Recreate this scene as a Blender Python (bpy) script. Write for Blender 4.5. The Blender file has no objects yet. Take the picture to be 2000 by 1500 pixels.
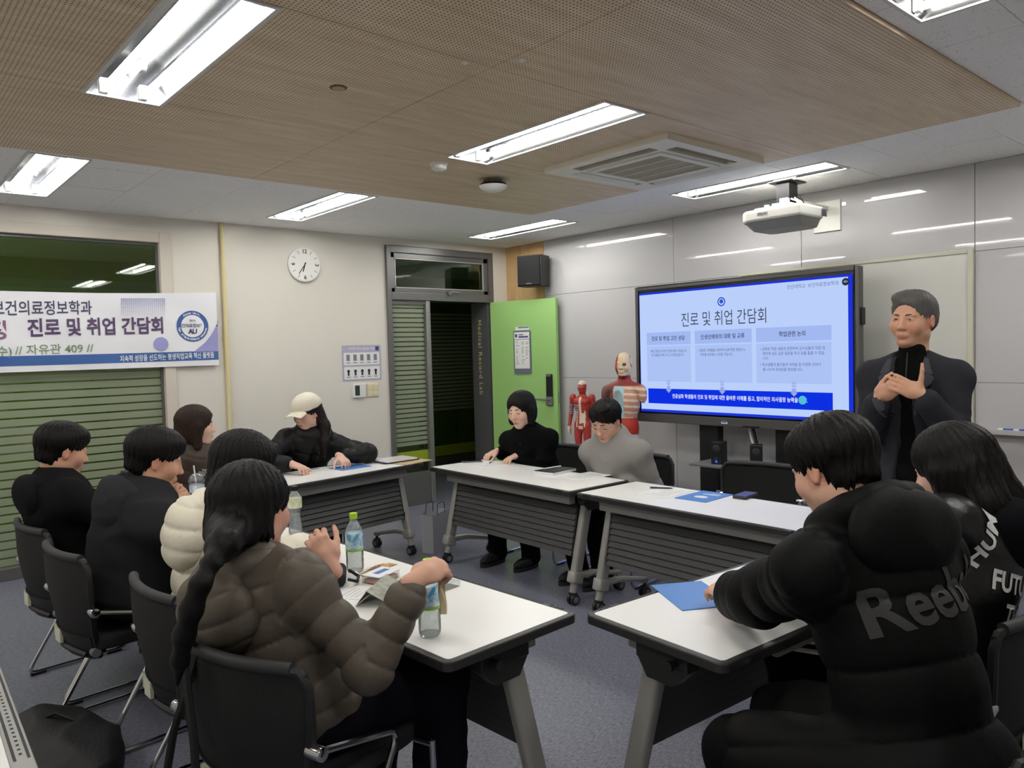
import bpy, bmesh, math, random
import numpy as np
from mathutils import Vector, Matrix, Quaternion
from mathutils.bvhtree import BVHTree
random.seed(7); RNG = np.random.RandomState(7)
SC = bpy.context.scene
COL = SC.collection

# ------------------------------------------------------------------ camera
CAM_H = 1.57
F_PX = 1498.33
YAW, PITCH, ROLL = math.radians(48.966), math.radians(2.526), math.radians(1.557)
_f = Vector((math.cos(YAW)*math.cos(PITCH), math.sin(YAW)*math.cos(PITCH), -math.sin(PITCH)))
_r = Vector((math.sin(YAW), -math.cos(YAW), 0.0)); _d = _f.cross(_r)
CR = math.cos(ROLL)*_r + math.sin(ROLL)*_d
CD = -math.sin(ROLL)*_r + math.cos(ROLL)*_d
CF = _f
cam = bpy.data.cameras.new('camera'); cam_o = bpy.data.objects.new('camera', cam); COL.objects.link(cam_o)
cam.sensor_fit = 'HORIZONTAL'; cam.sensor_width = 36.0; cam.lens = F_PX/2000*36.0; cam.clip_start = 0.02
M = Matrix.Identity(4)
for i in range(3):
    M[i][0] = CR[i]; M[i][1] = -CD[i]; M[i][2] = -CF[i]
M[2][3] = CAM_H
cam_o.matrix_world = M
SC.camera = cam_o
def at(px, py, X=None, Y=None, Z=None, D=None):
    """pixel of the 2000x1500 photo -> world point on a plane X=, Y=, Z= or at forward depth D"""
    v = CF*F_PX + CR*(px-1000) + CD*(py-750)
    if X is not None: t = X/v.x
    elif Y is not None: t = Y/v.y
    elif Z is not None: t = (Z-CAM_H)/v.z
    else: t = D/F_PX
    return Vector((v.x*t, v.y*t, v.z*t+CAM_H))

# ------------------------------------------------------------------ world, exposure
W = bpy.data.worlds.new('world'); SC.world = W; W.use_nodes = True
W.node_tree.nodes['Background'].inputs[0].default_value = (0.03, 0.035, 0.05, 1)
W.node_tree.nodes['Background'].inputs[1].default_value = 0.0
VS = SC.view_settings
VS.view_transform = 'Standard'; VS.look = 'None'; VS.gamma = 1.0; VS.use_curve_mapping = False
VS.exposure = 1.15
TUBE_STRENGTH = 26.0

# room measures (metres); X runs along the clock wall, Y along the screen wall
XR, YL, HC = 5.705, 6.58, 2.72
XB, YB = -2.6, -2.4
ZT = 0.72

# ------------------------------------------------------------------ materials
def lin(c):
    return tuple(((x/255)/12.92 if x/255 <= .04045 else ((x/255+.055)/1.055)**2.4) for x in c[:3]) + (1.0,)
MATS = {}
def mat(name, col, rough=.5, metal=0.0, spec=.5, bump=None, var=None, emit=None, coat=0.0, sheen=0.0, attr=False):
    """col in sRGB 0-255; bump=(scale,strength[,stretch]); var=(scale,amount)"""
    if name in MATS: return MATS[name]
    m = bpy.data.materials.new(name); m.use_nodes = True; nt = m.node_tree; b = nt.nodes['Principled BSDF']
    b.inputs['Base Color'].default_value = lin(col); b.inputs['Roughness'].default_value = rough
    b.inputs['Metallic'].default_value = metal; b.inputs['Specular IOR Level'].default_value = spec
    if coat: b.inputs['Coat Weight'].default_value = coat
    if sheen: b.inputs['Sheen Weight'].default_value = sheen
    if emit:
        b.inputs['Emission Color'].default_value = lin(emit[0]); b.inputs['Emission Strength'].default_value = emit[1]
    N = nt.nodes; L = nt.links
    tc = N.new('ShaderNodeTexCoord')
    if attr:
        a = N.new('ShaderNodeAttribute'); a.attribute_name = 'Col'
        L.new(a.outputs['Color'], b.inputs['Base Color'])
    elif var:
        n = N.new('ShaderNodeTexNoise'); n.inputs['Scale'].default_value = var[0]; n.inputs['Detail'].default_value = 4
        L.new(tc.outputs['Object'], n.inputs['Vector'])
        r = N.new('ShaderNodeValToRGB'); c = lin(col)
        r.color_ramp.elements[0].position = .3; r.color_ramp.elements[1].position = .7
        r.color_ramp.elements[0].color = tuple(x*(1-var[1]) for x in c[:3])+(1,)
        r.color_ramp.elements[1].color = tuple(min(1, x*(1+var[1])) for x in c[:3])+(1,)
        L.new(n.outputs['Fac'], r.inputs['Fac']); L.new(r.outputs['Color'], b.inputs['Base Color'])
    if bump:
        n = N.new('ShaderNodeTexNoise'); n.inputs['Scale'].default_value = bump[0]; n.inputs['Detail'].default_value = 3
        if len(bump) > 2:
            mp = N.new('ShaderNodeMapping'); mp.inputs['Scale'].default_value = bump[2]
            L.new(tc.outputs['Object'], mp.inputs['Vector']); L.new(mp.outputs['Vector'], n.inputs['Vector'])
        else: L.new(tc.outputs['Object'], n.inputs['Vector'])
        bp = N.new('ShaderNodeBump'); bp.inputs['Strength'].default_value = bump[1]; bp.inputs['Distance'].default_value = .01
        L.new(n.outputs['Fac'], bp.inputs['Height']); L.new(bp.outputs['Normal'], b.inputs['Normal'])
    MATS[name] = m
    return m
def mat_emit(name, col, s):
    if name in MATS: return MATS[name]
    m = bpy.data.materials.new(name); m.use_nodes = True; nt = m.node_tree; nt.nodes.clear()
    e = nt.nodes.new('ShaderNodeEmission'); e.inputs[0].default_value = lin(col); e.inputs[1].default_value = s
    o = nt.nodes.new('ShaderNodeOutputMaterial'); nt.links.new(e.outputs[0], o.inputs[0])
    MATS[name] = m; return m
def mat_glass(name, tint, gloss=.08, rough=.02, alpha_col=None, film=0.0, ior=1.45):
    """thin pane: transparent tint with a Fresnel mirror; film>0 adds a frosted white share"""
    if name in MATS: return MATS[name]
    m = bpy.data.materials.new(name); m.use_nodes = True; nt = m.node_tree; nt.nodes.clear(); N = nt.nodes; L = nt.links
    tr = N.new('ShaderNodeBsdfTransparent'); tr.inputs[0].default_value = lin(tint)
    gl = N.new('ShaderNodeBsdfGlossy'); gl.inputs['Roughness'].default_value = rough
    fr = N.new('ShaderNodeFresnel'); fr.inputs[0].default_value = ior
    base = tr
    if film > 0:
        di = N.new('ShaderNodeBsdfDiffuse'); di.inputs[0].default_value = lin(alpha_col or (230, 235, 225))
        tl = N.new('ShaderNodeBsdfTranslucent'); tl.inputs[0].default_value = lin(alpha_col or (230, 235, 225))
        md = N.new('ShaderNodeMixShader'); md.inputs[0].default_value = .5; L.new(di.outputs[0], md.inputs[1]); L.new(tl.outputs[0], md.inputs[2])
        mx = N.new('ShaderNodeMixShader'); mx.inputs[0].default_value = film
        L.new(tr.outputs[0], mx.inputs[1]); L.new(md.outputs[0], mx.inputs[2]); base = mx
    ad = N.new('ShaderNodeMath'); ad.operation = 'ADD'; ad.inputs[1].default_value = gloss; L.new(fr.outputs[0], ad.inputs[0])
    m2 = N.new('ShaderNodeMixShader'); L.new(ad.outputs[0], m2.inputs[0]); L.new(base.outputs[0], m2.inputs[1]); L.new(gl.outputs[0], m2.inputs[2])
    o = N.new('ShaderNodeOutputMaterial'); L.new(m2.outputs[0], o.inputs[0]); MATS[name] = m; return m

# ------------------------------------------------------------------ mesh helpers
class G:
    """collects faces; .obj() links them as ONE mesh object"""
    def __init__(s): s.v = []; s.f = []; s.mi = []; s.cur = 0
    def add(s, vs, fs):
        o = len(s.v); s.v += [tuple(v) for v in vs]; s.f += [tuple(i+o for i in f) for f in fs]; s.mi += [s.cur]*len(fs); return s
    def box(s, lo, hi, mtx=None):
        (a, b, c), (d, e, f) = lo, hi
        vs = [(a,b,c),(d,b,c),(d,e,c),(a,e,c),(a,b,f),(d,b,f),(d,e,f),(a,e,f)]
        if mtx: vs = [mtx @ Vector(v) for v in vs]
        return s.add(vs, [(0,3,2,1),(4,5,6,7),(0,1,5,4),(1,2,6,5),(2,3,7,6),(3,0,4,7)])
    def cbox(s, c, size, mtx=None):
        return s.box([c[i]-size[i]/2 for i in range(3)], [c[i]+size[i]/2 for i in range(3)], mtx)
    def prism(s, poly, z0, z1, mtx=None):
        n = len(poly); vs = [(x, y, z0) for x, y in poly] + [(x, y, z1) for x, y in poly]
        if mtx: vs = [mtx @ Vector(v) for v in vs]
        fs = [tuple(range(n-1, -1, -1)), tuple(range(n, 2*n))] + [(i, (i+1) % n, n+(i+1) % n, n+i) for i in range(n)]
        return s.add(vs, fs)
    def cyl(s, p0, p1, r, r2=None, n=12, caps=True):
        p0, p1 = Vector(p0), Vector(p1); r2 = r if r2 is None else r2
        q = (p1-p0).to_track_quat('Z', 'Y'); vs = []
        for p, rr in ((p0, r), (p1, r2)):
            for i in range(n):
                a = 2*math.pi*i/n; vs.append(p + q @ Vector((rr*math.cos(a), rr*math.sin(a), 0)))
        fs = [(i, (i+1) % n, n+(i+1) % n, n+i) for i in range(n)]
        if caps: fs += [tuple(range(n-1, -1, -1)), tuple(range(n, 2*n))]
        return s.add(vs, fs)
    def tube(s, pts, r, n=8, fillet=0.0, seg=4, rads=None):
        pts = [Vector(p) for p in pts]
        if fillet:
            out = [pts[0]]
            for i in range(1, len(pts)-1):
                a, b, c = pts[i-1], pts[i], pts[i+1]
                d = min(fillet, (a-b).length*.45, (c-b).length*.45)
                p0 = b+(a-b).normalized()*d; p1 = b+(c-b).normalized()*d
                for k in range(seg+1):
                    t = k/seg; out.append((1-t)**2*p0 + 2*t*(1-t)*b + t*t*p1)
            out.append(pts[-1]); pts = out
        m = len(pts); vs = []; up = None
        for i, p in enumerate(pts):
            t = ((pts[min(i+1, m-1)]-pts[max(i-1, 0)])).normalized()
            if up is None: up = t.orthogonal().normalized()
            up = (up - t*up.dot(t)).normalized(); si = t.cross(up)
            rr = r if rads is None else rads[min(i, len(rads)-1)]
            for k in range(n):
                a = 2*math.pi*k/n; vs.append(p + up*rr*math.cos(a) + si*rr*math.sin(a))
        fs = [(i*n+k, i*n+(k+1) % n, (i+1)*n+(k+1) % n, (i+1)*n+k) for i in range(m-1) for k in range(n)]
        fs += [tuple(range(n-1, -1, -1)), tuple(range((m-1)*n, m*n))]
        return s.add(vs, fs)
    def lathe(s, prof, n=20, mtx=None):
        """prof: (r,z) points from bottom to top, about local z"""
        vs = []; 
        for r, z in prof:
            for k in range(n):
                a = 2*math.pi*k/n; vs.append((r*math.cos(a), r*math.sin(a), z))
        if mtx: vs = [mtx @ Vector(v) for v in vs]
        m = len(prof); fs = [(i*n+k, i*n+(k+1) % n, (i+1)*n+(k+1) % n, (i+1)*n+k) for i in range(m-1) for k in range(n)]
        if prof[0][0] > 1e-6: fs.append(tuple(range(n-1, -1, -1)))
        if prof[-1][0] > 1e-6: fs.append(tuple(range((m-1)*n, m*n)))
        return s.add(vs, fs)
    def grid(s, P):
        """P[i][j] rows of points"""
        r, c = len(P), len(P[0]); vs = [p for row in P for p in row]
        return s.add(vs, [(i*c+j, i*c+j+1, (i+1)*c+j+1, (i+1)*c+j) for i in range(r-1) for j in range(c-1)])
    def mesh(s, name, mats, smooth=False, bevel=0.0, bseg=2):
        me = bpy.data.meshes.new(name); me.from_pydata(s.v, [], s.f)
        if not isinstance(mats, (list, tuple)): mats = [mats]
        for m in mats: me.materials.append(m)
        if len(mats) > 1: me.polygons.foreach_set('material_index', s.mi)
        if bevel:
            bm = bmesh.new(); bm.from_mesh(me); bmesh.ops.remove_doubles(bm, verts=bm.verts, dist=1e-5)
            es = [e for e in bm.edges if len(e.link_faces) == 2 and e.calc_face_angle(0) > .5]
            bmesh.ops.bevel(bm, geom=es, offset=bevel, segments=bseg, affect='EDGES', profile=.5, clamp_overlap=True)
            bm.to_mesh(me); bm.free()
        if smooth:
            me.polygons.foreach_set('use_smooth', [True]*len(me.polygons))
            try: me.set_sharp_from_angle(angle=math.radians(40))
            except Exception: pass
        me.update(); return me
    def obj(s, name, mats, parent=None, smooth=False, bevel=0.0, bseg=2, loc=None, rotz=None):
        o = bpy.data.objects.new(name, s.mesh(name, mats, smooth, bevel, bseg)); COL.objects.link(o)
        if parent: o.parent = parent
        if loc is not None: o.location = loc
        if rotz is not None: o.rotation_euler = (0, 0, rotz)
        return o
def rrect(w, h, r, n=5, cx=0, cy=0):
    out = []
    for sx, sy, a0 in ((1, 1, 0), (-1, 1, 90), (-1, -1, 180), (1, -1, 270)):
        for k in range(n+1):
            a = math.radians(a0+90*k/n); out.append((cx+sx*(w/2-r)+r*math.cos(a), cy+sy*(h/2-r)+r*math.sin(a)))
    return out
def place(name, me, parent=None, loc=(0,0,0), rot=None):
    o = bpy.data.objects.new(name, me); COL.objects.link(o); o.location = loc
    if rot: o.rotation_euler = rot
    if parent: o.parent = parent
    return o
def thing(name, label, cat, loc=(0,0,0), rotz=0.0, group=None):
    o = bpy.data.objects.new(name, None); COL.objects.link(o); o.empty_display_size = .1
    o.location = loc; o.rotation_euler = (0, 0, rotz)
    return tag(o, label, cat, group)
def tag(o, label, cat, group=None):
    o['label'] = label; o['category'] = cat
    if group: o['group'] = group
    return o
def struct(o, label=None):
    o['kind'] = 'structure'
    if label: o['label'] = label
    return o
def copy_tree(o, parent=None):
    c = o.copy(); COL.objects.link(c); c.parent = parent
    for ch in [x for x in o.children]: copy_tree(ch, c)
    return c
TSC = bpy.data.scenes.new('lettering_scratch')
def text_geo(s, size, align='CENTER', bold=0.0, extr=0.0004, spacing=1.0):
    cu = bpy.data.curves.new('t', 'FONT'); cu.body = s; cu.size = size; cu.align_x = align; cu.align_y = 'CENTER'
    cu.offset = bold; cu.extrude = extr; cu.resolution_u = 3; cu.space_character = spacing
    o = bpy.data.objects.new('t', cu); TSC.collection.objects.link(o)
    with bpy.context.temp_override(scene=TSC, view_layer=TSC.view_layers[0]): dg = bpy.context.evaluated_depsgraph_get(); dg.update()
    me = bpy.data.meshes.new_from_object(o.evaluated_get(dg))
    bpy.data.objects.remove(o); bpy.data.curves.remove(cu); return me
def text(name, s, size, m, parent, mtx, align='CENTER', bold=0.0, spacing=1.0, extr=.0004):
    me = text_geo(s, size, align, bold, extr, spacing); me.materials.clear(); me.materials.append(m); me.transform(mtx); me.name = name
    return place(name, me, parent)
def basis(o, x, y):
    """4x4 with local x,y axes given"""
    x = Vector(x).normalized(); y = Vector(y).normalized(); z = x.cross(y); m = Matrix.Identity(4)
    for i in range(3): m[i][0] = x[i]; m[i][1] = y[i]; m[i][2] = z[i]; m[i][3] = o[i]
    return m
def wallL(x, z, off=0.0): return basis((x, YL-off, z), (1,0,0), (0,0,1))     # frame lying on the clock wall, facing the room
def wallR(y, z, off=0.0): return basis((XR-off, y, z), (0,-1,0), (0,0,1))    # frame lying on the screen wall
def rect_minus(r, holes):
    """rect (x0,y0,x1,y1) minus hole rects -> rects"""
    out = [r]
    for h in holes:
        nx = []
        for (a, b, c, d) in out:
            x0, y0, x1, y1 = max(a, h[0]), max(b, h[1]), min(c, h[2]), min(d, h[3])
            if x0 >= x1 or y0 >= y1: nx.append((a, b, c, d)); continue
            if a < x0: nx.append((a, b, x0, d))
            if x1 < c: nx.append((x1, b, c, d))
            if b < y0: nx.append((x0, b, x1, y0))
            if y1 < d: nx.append((x0, y1, x1, d))
        out = nx
    return out
# ------------------------------------------------------------------ surface materials
def mat_wood_perf(name, holes=True):
    m = bpy.data.materials.new(name); m.use_nodes = True; nt = m.node_tree; N = nt.nodes; L = nt.links; b = N['Principled BSDF']
    b.inputs['Roughness'].default_value = .55
    tc = N.new('ShaderNodeTexCoord')
    mp = N.new('ShaderNodeMapping'); mp.inputs['Scale'].default_value = (1.2, 9.0, 9.0) if holes else (6, 6, .9)
    L.new(tc.outputs['Object'], mp.inputs['Vector'])
    n = N.new('ShaderNodeTexNoise'); n.inputs['Scale'].default_value = 1.6; n.inputs['Detail'].default_value = 6; n.inputs['Roughness'].default_value = .65
    L.new(mp.outputs['Vector'], n.inputs['Vector'])
    r = N.new('ShaderNodeValToRGB'); r.color_ramp.elements[0].position = .3; r.color_ramp.elements[1].position = .72
    r.color_ramp.elements[0].color = lin((212, 188, 154) if holes else (196, 158, 108)); r.color_ramp.elements[1].color = lin((238, 218, 188) if holes else (222, 186, 138))
    L.new(n.outputs['Fac'], r.inputs['Fac'])
    if holes:
        sp = N.new('ShaderNodeSeparateXYZ'); L.new(tc.outputs['Object'], sp.inputs[0])
        ds = []
        for ax in ('X', 'Y'):
            d = N.new('ShaderNodeMath'); d.operation = 'DIVIDE'; d.inputs[1].default_value = .0165; L.new(sp.outputs[ax], d.inputs[0])
            f = N.new('ShaderNodeMath'); f.operation = 'FRACT'; L.new(d.outputs[0], f.inputs[0])
            s = N.new('ShaderNodeMath'); s.operation = 'SUBTRACT'; s.inputs[1].default_value = .5; L.new(f.outputs[0], s.inputs[0])
            q = N.new('ShaderNodeMath'); q.operation = 'MULTIPLY'; L.new(s.outputs[0], q.inputs[0]); L.new(s.outputs[0], q.inputs[1]); ds.append(q)
        a = N.new('ShaderNodeMath'); a.operation = 'ADD'; L.new(ds[0].outputs[0], a.inputs[0]); L.new(ds[1].outputs[0], a.inputs[1])
        c = N.new('ShaderNodeMath'); c.operation = 'LESS_THAN'; c.inputs[1].default_value = .038; L.new(a.outputs[0], c.inputs[0])
        mx = N.new('ShaderNodeMix'); mx.data_type = 'RGBA'
        L.new(c.outputs[0], mx.inputs[0]); L.new(r.outputs['Color'], mx.inputs[6]); mx.inputs[7].default_value = lin((66, 48, 30))
        L.new(mx.outputs[2], b.inputs['Base Color'])
    else: L.new(r.outputs['Color'], b.inputs['Base Color'])
    return m
def mat_tile():
    m = bpy.data.materials.new('acoustic_tile'); m.use_nodes = True; nt = m.node_tree; N = nt.nodes; L = nt.links; b = N['Principled BSDF']
    b.inputs['Roughness'].default_value = .9
    tc = N.new('ShaderNodeTexCoord'); v = N.new('ShaderNodeTexVoronoi'); v.inputs['Scale'].default_value = 60
    mp = N.new('ShaderNodeMapping'); mp.inputs['Scale'].default_value = (.6, 1.3, 1); L.new(tc.outputs['Object'], mp.inputs['Vector']); 
    nz = N.new('ShaderNodeTexNoise'); nz.inputs['Scale'].default_value = 30; L.new(tc.outputs['Object'], nz.inputs['Vector'])
    ad = N.new('ShaderNodeMixRGB'); ad.inputs[0].default_value = .04; L.new(mp.outputs['Vector'], ad.inputs[1]); L.new(nz.outputs['Color'], ad.inputs[2])
    L.new(ad.outputs[0], v.inputs['Vector'])
    r = N.new('ShaderNodeValToRGB'); r.color_ramp.elements[0].position = .10; r.color_ramp.elements[1].position = .2
    r.color_ramp.elements[0].color = lin((190, 189, 187)); r.color_ramp.elements[1].color = lin((247, 246, 245))
    L.new(v.outputs['Distance'], r.inputs['Fac']); L.new(r.outputs['Color'], b.inputs['Base Color'])
    bp = N.new('ShaderNodeBump'); bp.inputs['Strength'].default_value = .3; bp.inputs['Distance'].default_value = .004
    L.new(v.outputs['Distance'], bp.inputs['Height']); L.new(bp.outputs['Normal'], b.inputs['Normal'])
    return m
def mat_floor():
    m = bpy.data.materials.new('vinyl_floor'); m.use_nodes = True; nt = m.node_tree; N = nt.nodes; L = nt.links; b = N['Principled BSDF']
    tc = N.new('ShaderNodeTexCoord'); mp = N.new('ShaderNodeMapping'); mp.inputs['Scale'].default_value = (14, 60, 1); mp.inputs['Rotation'].default_value = (0, 0, .15)
    L.new(tc.outputs['Object'], mp.inputs['Vector'])
    n = N.new('ShaderNodeTexNoise'); n.inputs['Scale'].default_value = 3.0; n.inputs['Detail'].default_value = 7; n.inputs['Roughness'].default_value = .75
    L.new(mp.outputs['Vector'], n.inputs['Vector'])
    r = N.new('ShaderNodeValToRGB'); r.color_ramp.elements[0].position = .32; r.color_ramp.elements[1].position = .68
    r.color_ramp.elements[0].color = lin((46, 48, 58)); r.color_ramp.elements[1].color = lin((160, 162, 180))
    L.new(n.outputs['Fac'], r.inputs['Fac']); L.new(r.outputs['Color'], b.inputs['Base Color'])
    b.inputs['Roughness'].default_value = .3; b.inputs['Specular IOR Level'].default_value = .45
    bp = N.new('ShaderNodeBump'); bp.inputs['Strength'].default_value = .25; bp.inputs['Distance'].default_value = .004
    L.new(n.outputs['Fac'], bp.inputs['Height']); L.new(bp.outputs['Normal'], b.inputs['Normal'])
    return m
M_perf = mat_wood_perf('perforated_wood'); M_wood = mat_wood_perf('plain_wood', False); M_tile = mat_tile(); M_floor = mat_floor()
M_wall = mat('wall_paint', (226, 221, 210), .75, bump=(120, .05), var=(.8, .025))
M_frame = mat('grey_frame', (112, 112, 110), .38, .35)
M_framelight = mat('frame_bead', (176, 176, 170), .4, .2)
M_reveal = mat('beige_reveal', (214, 206, 192), .6)
M_panel = mat('gloss_panel', (196, 195, 196), .4, spec=.3, var=(.7, .02), coat=.7)
M_panel.node_tree.nodes['Principled BSDF'].inputs['Coat Roughness'].default_value = .03
M_glass = mat_glass('clear_pane', (205, 222, 200), .05)
M_film = mat_glass('frost_film', (215, 230, 205), .02, .25, (226, 236, 206), .62)
M_green = mat('lime_wall', (170, 186, 88), .6, var=(.6, .06))
M_dark = mat('dark_corridor', (58, 60, 54), .6)
M_black = mat('black_plastic', (12, 12, 13), .42)
M_white = mat('white_plastic', (232, 231, 226), .4)
M_chrome = mat('chrome', (205, 206, 208), .12, 1.0)
M_steel = mat('brushed_steel', (150, 150, 150), .32, .9)

# ------------------------------------------------------------------ room shell
struct(G().box((XB, YB, -.1), (XR+.2, YL+3.2, 0)).obj('floor', M_floor))
LIGHTS = [(x, y) for y in (5.51, 3.01, .53) for x in (.97, 2.85, 4.95, -1.0)]
LW, LL = .32, 1.24
HOLES = [(x-LW/2+.012, y-LL/2+.012, x+LW/2-.012, y+LL/2-.012) for x, y in LIGHTS]
WX0, WX1, WY0, WY1 = -1.9, 4.44, 1.22, 4.79          # perforated wood raft
ceil = struct(G().box((XB, YB, HC+.14), (XR+.2, YL+.2, HC+.2)).obj('ceiling', M_tile))
g = G()
vis = [(WX1, .28, XR, YL), (.35, WY1, WX1, YL), (1.7, -.02, WX1, WY0)]
for r in rect_minus((XB, YB, XR, YL), [(WX0, WY0, WX1, WY1)] + vis):
    for q in rect_minus(r, HOLES): g.box((q[0], q[1], HC), (q[2], q[3], HC+.012))
g.obj('tile_field', M_tile, ceil)
tiles = {}
for (x0, y0, x1, y1) in vis:
    nx = max(1, round((x1-x0)/.6)); ny = max(1, round((y1-y0)/.3)); dx = (x1-x0)/nx; dy = (y1-y0)/ny
    for i in range(nx):
        for j in range(ny):
            r = (x0+i*dx+.0012, y0+j*dy+.0012, x0+(i+1)*dx-.0012, y0+(j+1)*dy-.0012)
            qs = rect_minus(r, HOLES); zz = random.uniform(0, .0012)
            if not qs: continue
            g = G()
            for q in qs: g.box((q[0], q[1], HC+zz), (q[2], q[3], HC+.012))
            g.obj('ceiling_tile', M_tile, ceil)
AC = (3.83, 3.02)
WH = HOLES + [(AC[0]-.42, AC[1]-.42, AC[0]+.42, AC[1]+.42)]
xs = [WX0, -.42, 2.015, WX1]; ys = [WY0, 2.385, 3.58, WY1]
ZW = HC-.018
for i in range(3):
    for j in range(3):
        g = G()
        for q in rect_minus((xs[i]+.002, ys[j]+.002, xs[i+1]-.002, ys[j+1]-.002), WH): g.box((q[0], q[1], ZW), (q[2], q[3], ZW+.02))
        g.obj('perforated_panel', M_perf, ceil)

# clock wall with window and door openings
WIN = (.12, 2.06, .04, 2.60)       # x0 x1 z0 z1 of the window opening
DOR = (4.10, 5.47, 0, 2.645)
g = G()
g.box((XB, YL, 0), (WIN[0], YL+.22, HC+.14)).box((WIN[1], YL, 0), (DOR[0], YL+.22, HC+.14)).box((DOR[1], YL, 0), (XR+.2, YL+.22, HC+.14))
g.box((WIN[0], YL, WIN[3]), (WIN[1], YL+.22, HC+.14)).box((DOR[0], YL, DOR[3]), (DOR[1], YL+.22, HC+.14)).box((WIN[0], YL, 0), (WIN[1], YL+.22, WIN[2]))
wl = struct(g.obj('wall_left', M_wall))
struct(G().box((XR, YB, 0), (XR+.2, YL, HC+.14)).obj('wall_right', M_wall)); wr = bpy.data.objects['wall_right']
struct(G().box((XB-.2, YB, 0), (XB, YL+.22, HC+.14)).obj('wall_back', M_wall))
struct(G().box((XB-.2, YB-.2, 0), (XR+.2, YB, HC+.14)).obj('wall_near', M_wall))
struct(G().box((WIN[1]+.1, YL-.012, 0), (DOR[0], YL, .09)).obj('baseboard_left', mat('baseboard', (70, 70, 72), .5)))

# screen wall cladding: wood strip at the corner, then gloss steel panels
for z0, z1 in ((0, 1.2), (1.2, 2.33), (2.33, HC)):
    G().box((XR-.014, 5.975, z0+.0015), (XR, YL, z1-.0015)).obj('wood_panel', M_wood, wr)
ysm = [5.97, 4.275, 3.05, 1.83, .62, -.6, -1.8, YB]
for i in range(len(ysm)-1):
    zs = [0, .05, 1.27, 2.14, HC]
    for k in range(1, 4):
        G().box((XR-.014, ysm[i+1]+.002, zs[k]+.0015), (XR, ysm[i]-.002, zs[k+1]-.0015)).obj('gloss_panel', M_panel, wr, bevel=.001, bseg=1)
    G().box((XR-.012, ysm[i+1], 0), (XR, ysm[i], .05)).obj('kick_plate', M_frame, wr)

# corridor seen through the glass
cr = struct(G().box((XB, YL+2.2, 0), (XR+2.2, YL+2.3, 2.7)).obj('wall_corridor', M_green))
for x0, x1, z0, z1 in ((XB, 4.9, 2.28, 2.31), (XB, 5.4, .42, .50)):
    G().box((x0, YL+2.18, z0), (x1, YL+2.2, z1)).obj('wall_strip', mat('lime_strip', (196, 205, 120), .5), cr)
for i in range(6):
    G().box((XB+.6+i*1.35, YL+2.194, .5), (XB+.606+i*1.35, YL+2.2, 2.28)).obj('panel_joint', M_dark, cr)
struct(G().box((XB, YL+.22, 2.6), (XR+2.2, YL+2.3, 2.7)).obj('ceiling_corridor', M_tile))
struct(G().box((XR+2.2, YL+.22, 0), (XR+2.3, YL+2.3, 2.7)).obj('wall_corridor_end', M_green))
struct(G().box((XB-.1, YL+.22, 0), (XB, YL+2.3, 2.7)).obj('wall_corridor_far', M_green))
# the corridor wall behind the glass is lit, brighter towards the left: its lamp hangs out of the picture on that side
lp = thing('corridor_light_offscreen', 'long lit ceiling light farther along the green corridor behind the glass', 'ceiling light', (-1.0, YL+1.3, 2.57))
G().box((-.75, -.1, 0), (.75, .1, .03)).obj('housing', M_white, lp)
G().box((-.72, -.07, -.004), (.72, .07, 0)).obj('diffuser_offscreen', mat_emit('corridor_lamp', (255, 250, 235), TUBE_STRENGTH), lp)

# window_1: big internal window with frosted stripes
def slab(name, x0, x1, z0, z1, y0, y1, m, parent, bevel=0.0):
    return G().box((x0, y0, z0), (x1, y1, z1)).obj(name, m, parent, bevel=bevel)
w1 = struct(place('window_1', None)); 
x0, x1, z0, z1 = WIN
for n, a in (('reveal', (x1-.085, x1, z0, z1)), ('reveal', (x0, x1-.085, z1-.085, z1)), ('sill', (x0, x1-.085, z0-.04, z0+.05))):
    slab(n, a[0], a[1], a[2], a[3], YL-.02, YL+.10, M_reveal if n == 'reveal' else M_frame, w1, .004)
slab('gasket', x1-.105, x1-.085, z0+.05, z1-.085, YL+.03, YL+.07, M_frame, w1); slab('gasket', x0, x1-.105, z1-.105, z1-.085, YL+.03, YL+.07, M_frame, w1)
slab('window_pane', x0, x1-.105, z0+.05, z1-.105, YL+.046, YL+.052, M_glass, w1)
slab('mullion', x0, x1-.105, 2.03, 2.07, YL+.05, YL+.075, M_reveal, w1)
n = 24; zz0, zz1 = z0+.055, 1.62; ph = (zz1-zz0)/n
st = G().box((x0, 0, 0), (x1-.106, .001, ph*.80)).mesh('film_stripe', M_film)
for i in range(n): place('film_stripe', st, w1, (0, YL+.043, zz0+i*ph))

# door_1: grey frame with transom light, side light, dark jamb; green leaf folded into the room
d1 = struct(place('door_1', None)); x0, x1, z0, z1 = DOR; ZD = 2.125; XP = 4.60; XH = 5.39
g = G()
g.box((x0, YL-.03, 0), (x0+.05, YL+.12, z1)).box((x1-.07, YL-.03, ZD-.02), (x1, YL+.12, z1)).box((x0+.05, YL-.03, z1-.07), (x1-.07, YL+.12, z1))
g.box((x0+.05, YL-.03, ZD-.02), (x1-.07, YL+.12, ZD+.06)).obj('door_frame', M_frame, d1, bevel=.005)
g = G(); a, b, c, d = x0+.05, x1-.07, ZD+.06, z1-.07
g.box((a, YL-.015, c), (a+.05, YL+.05, d)).box((b-.06, YL-.015, c), (b, YL+.05, d)).box((a, YL-.015, c), (b, YL+.05, c+.04)).box((a, YL-.015, d-.05), (b, YL+.05, d))
g.obj('transom_sash', M_frame, d1, bevel=.004)
g = G(); a, b, c, d = a+.05, b-.06, c+.04, d-.05
g.box((a, YL-.018, c), (a+.01, YL, d)).box((b-.01, YL-.018, c), (b, YL, d)).box((a, YL-.018, c), (b, YL, c+.01)).box((a, YL-.018, d-.01), (b, YL, d)).obj('glazing_bead', M_framelight, d1)
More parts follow.
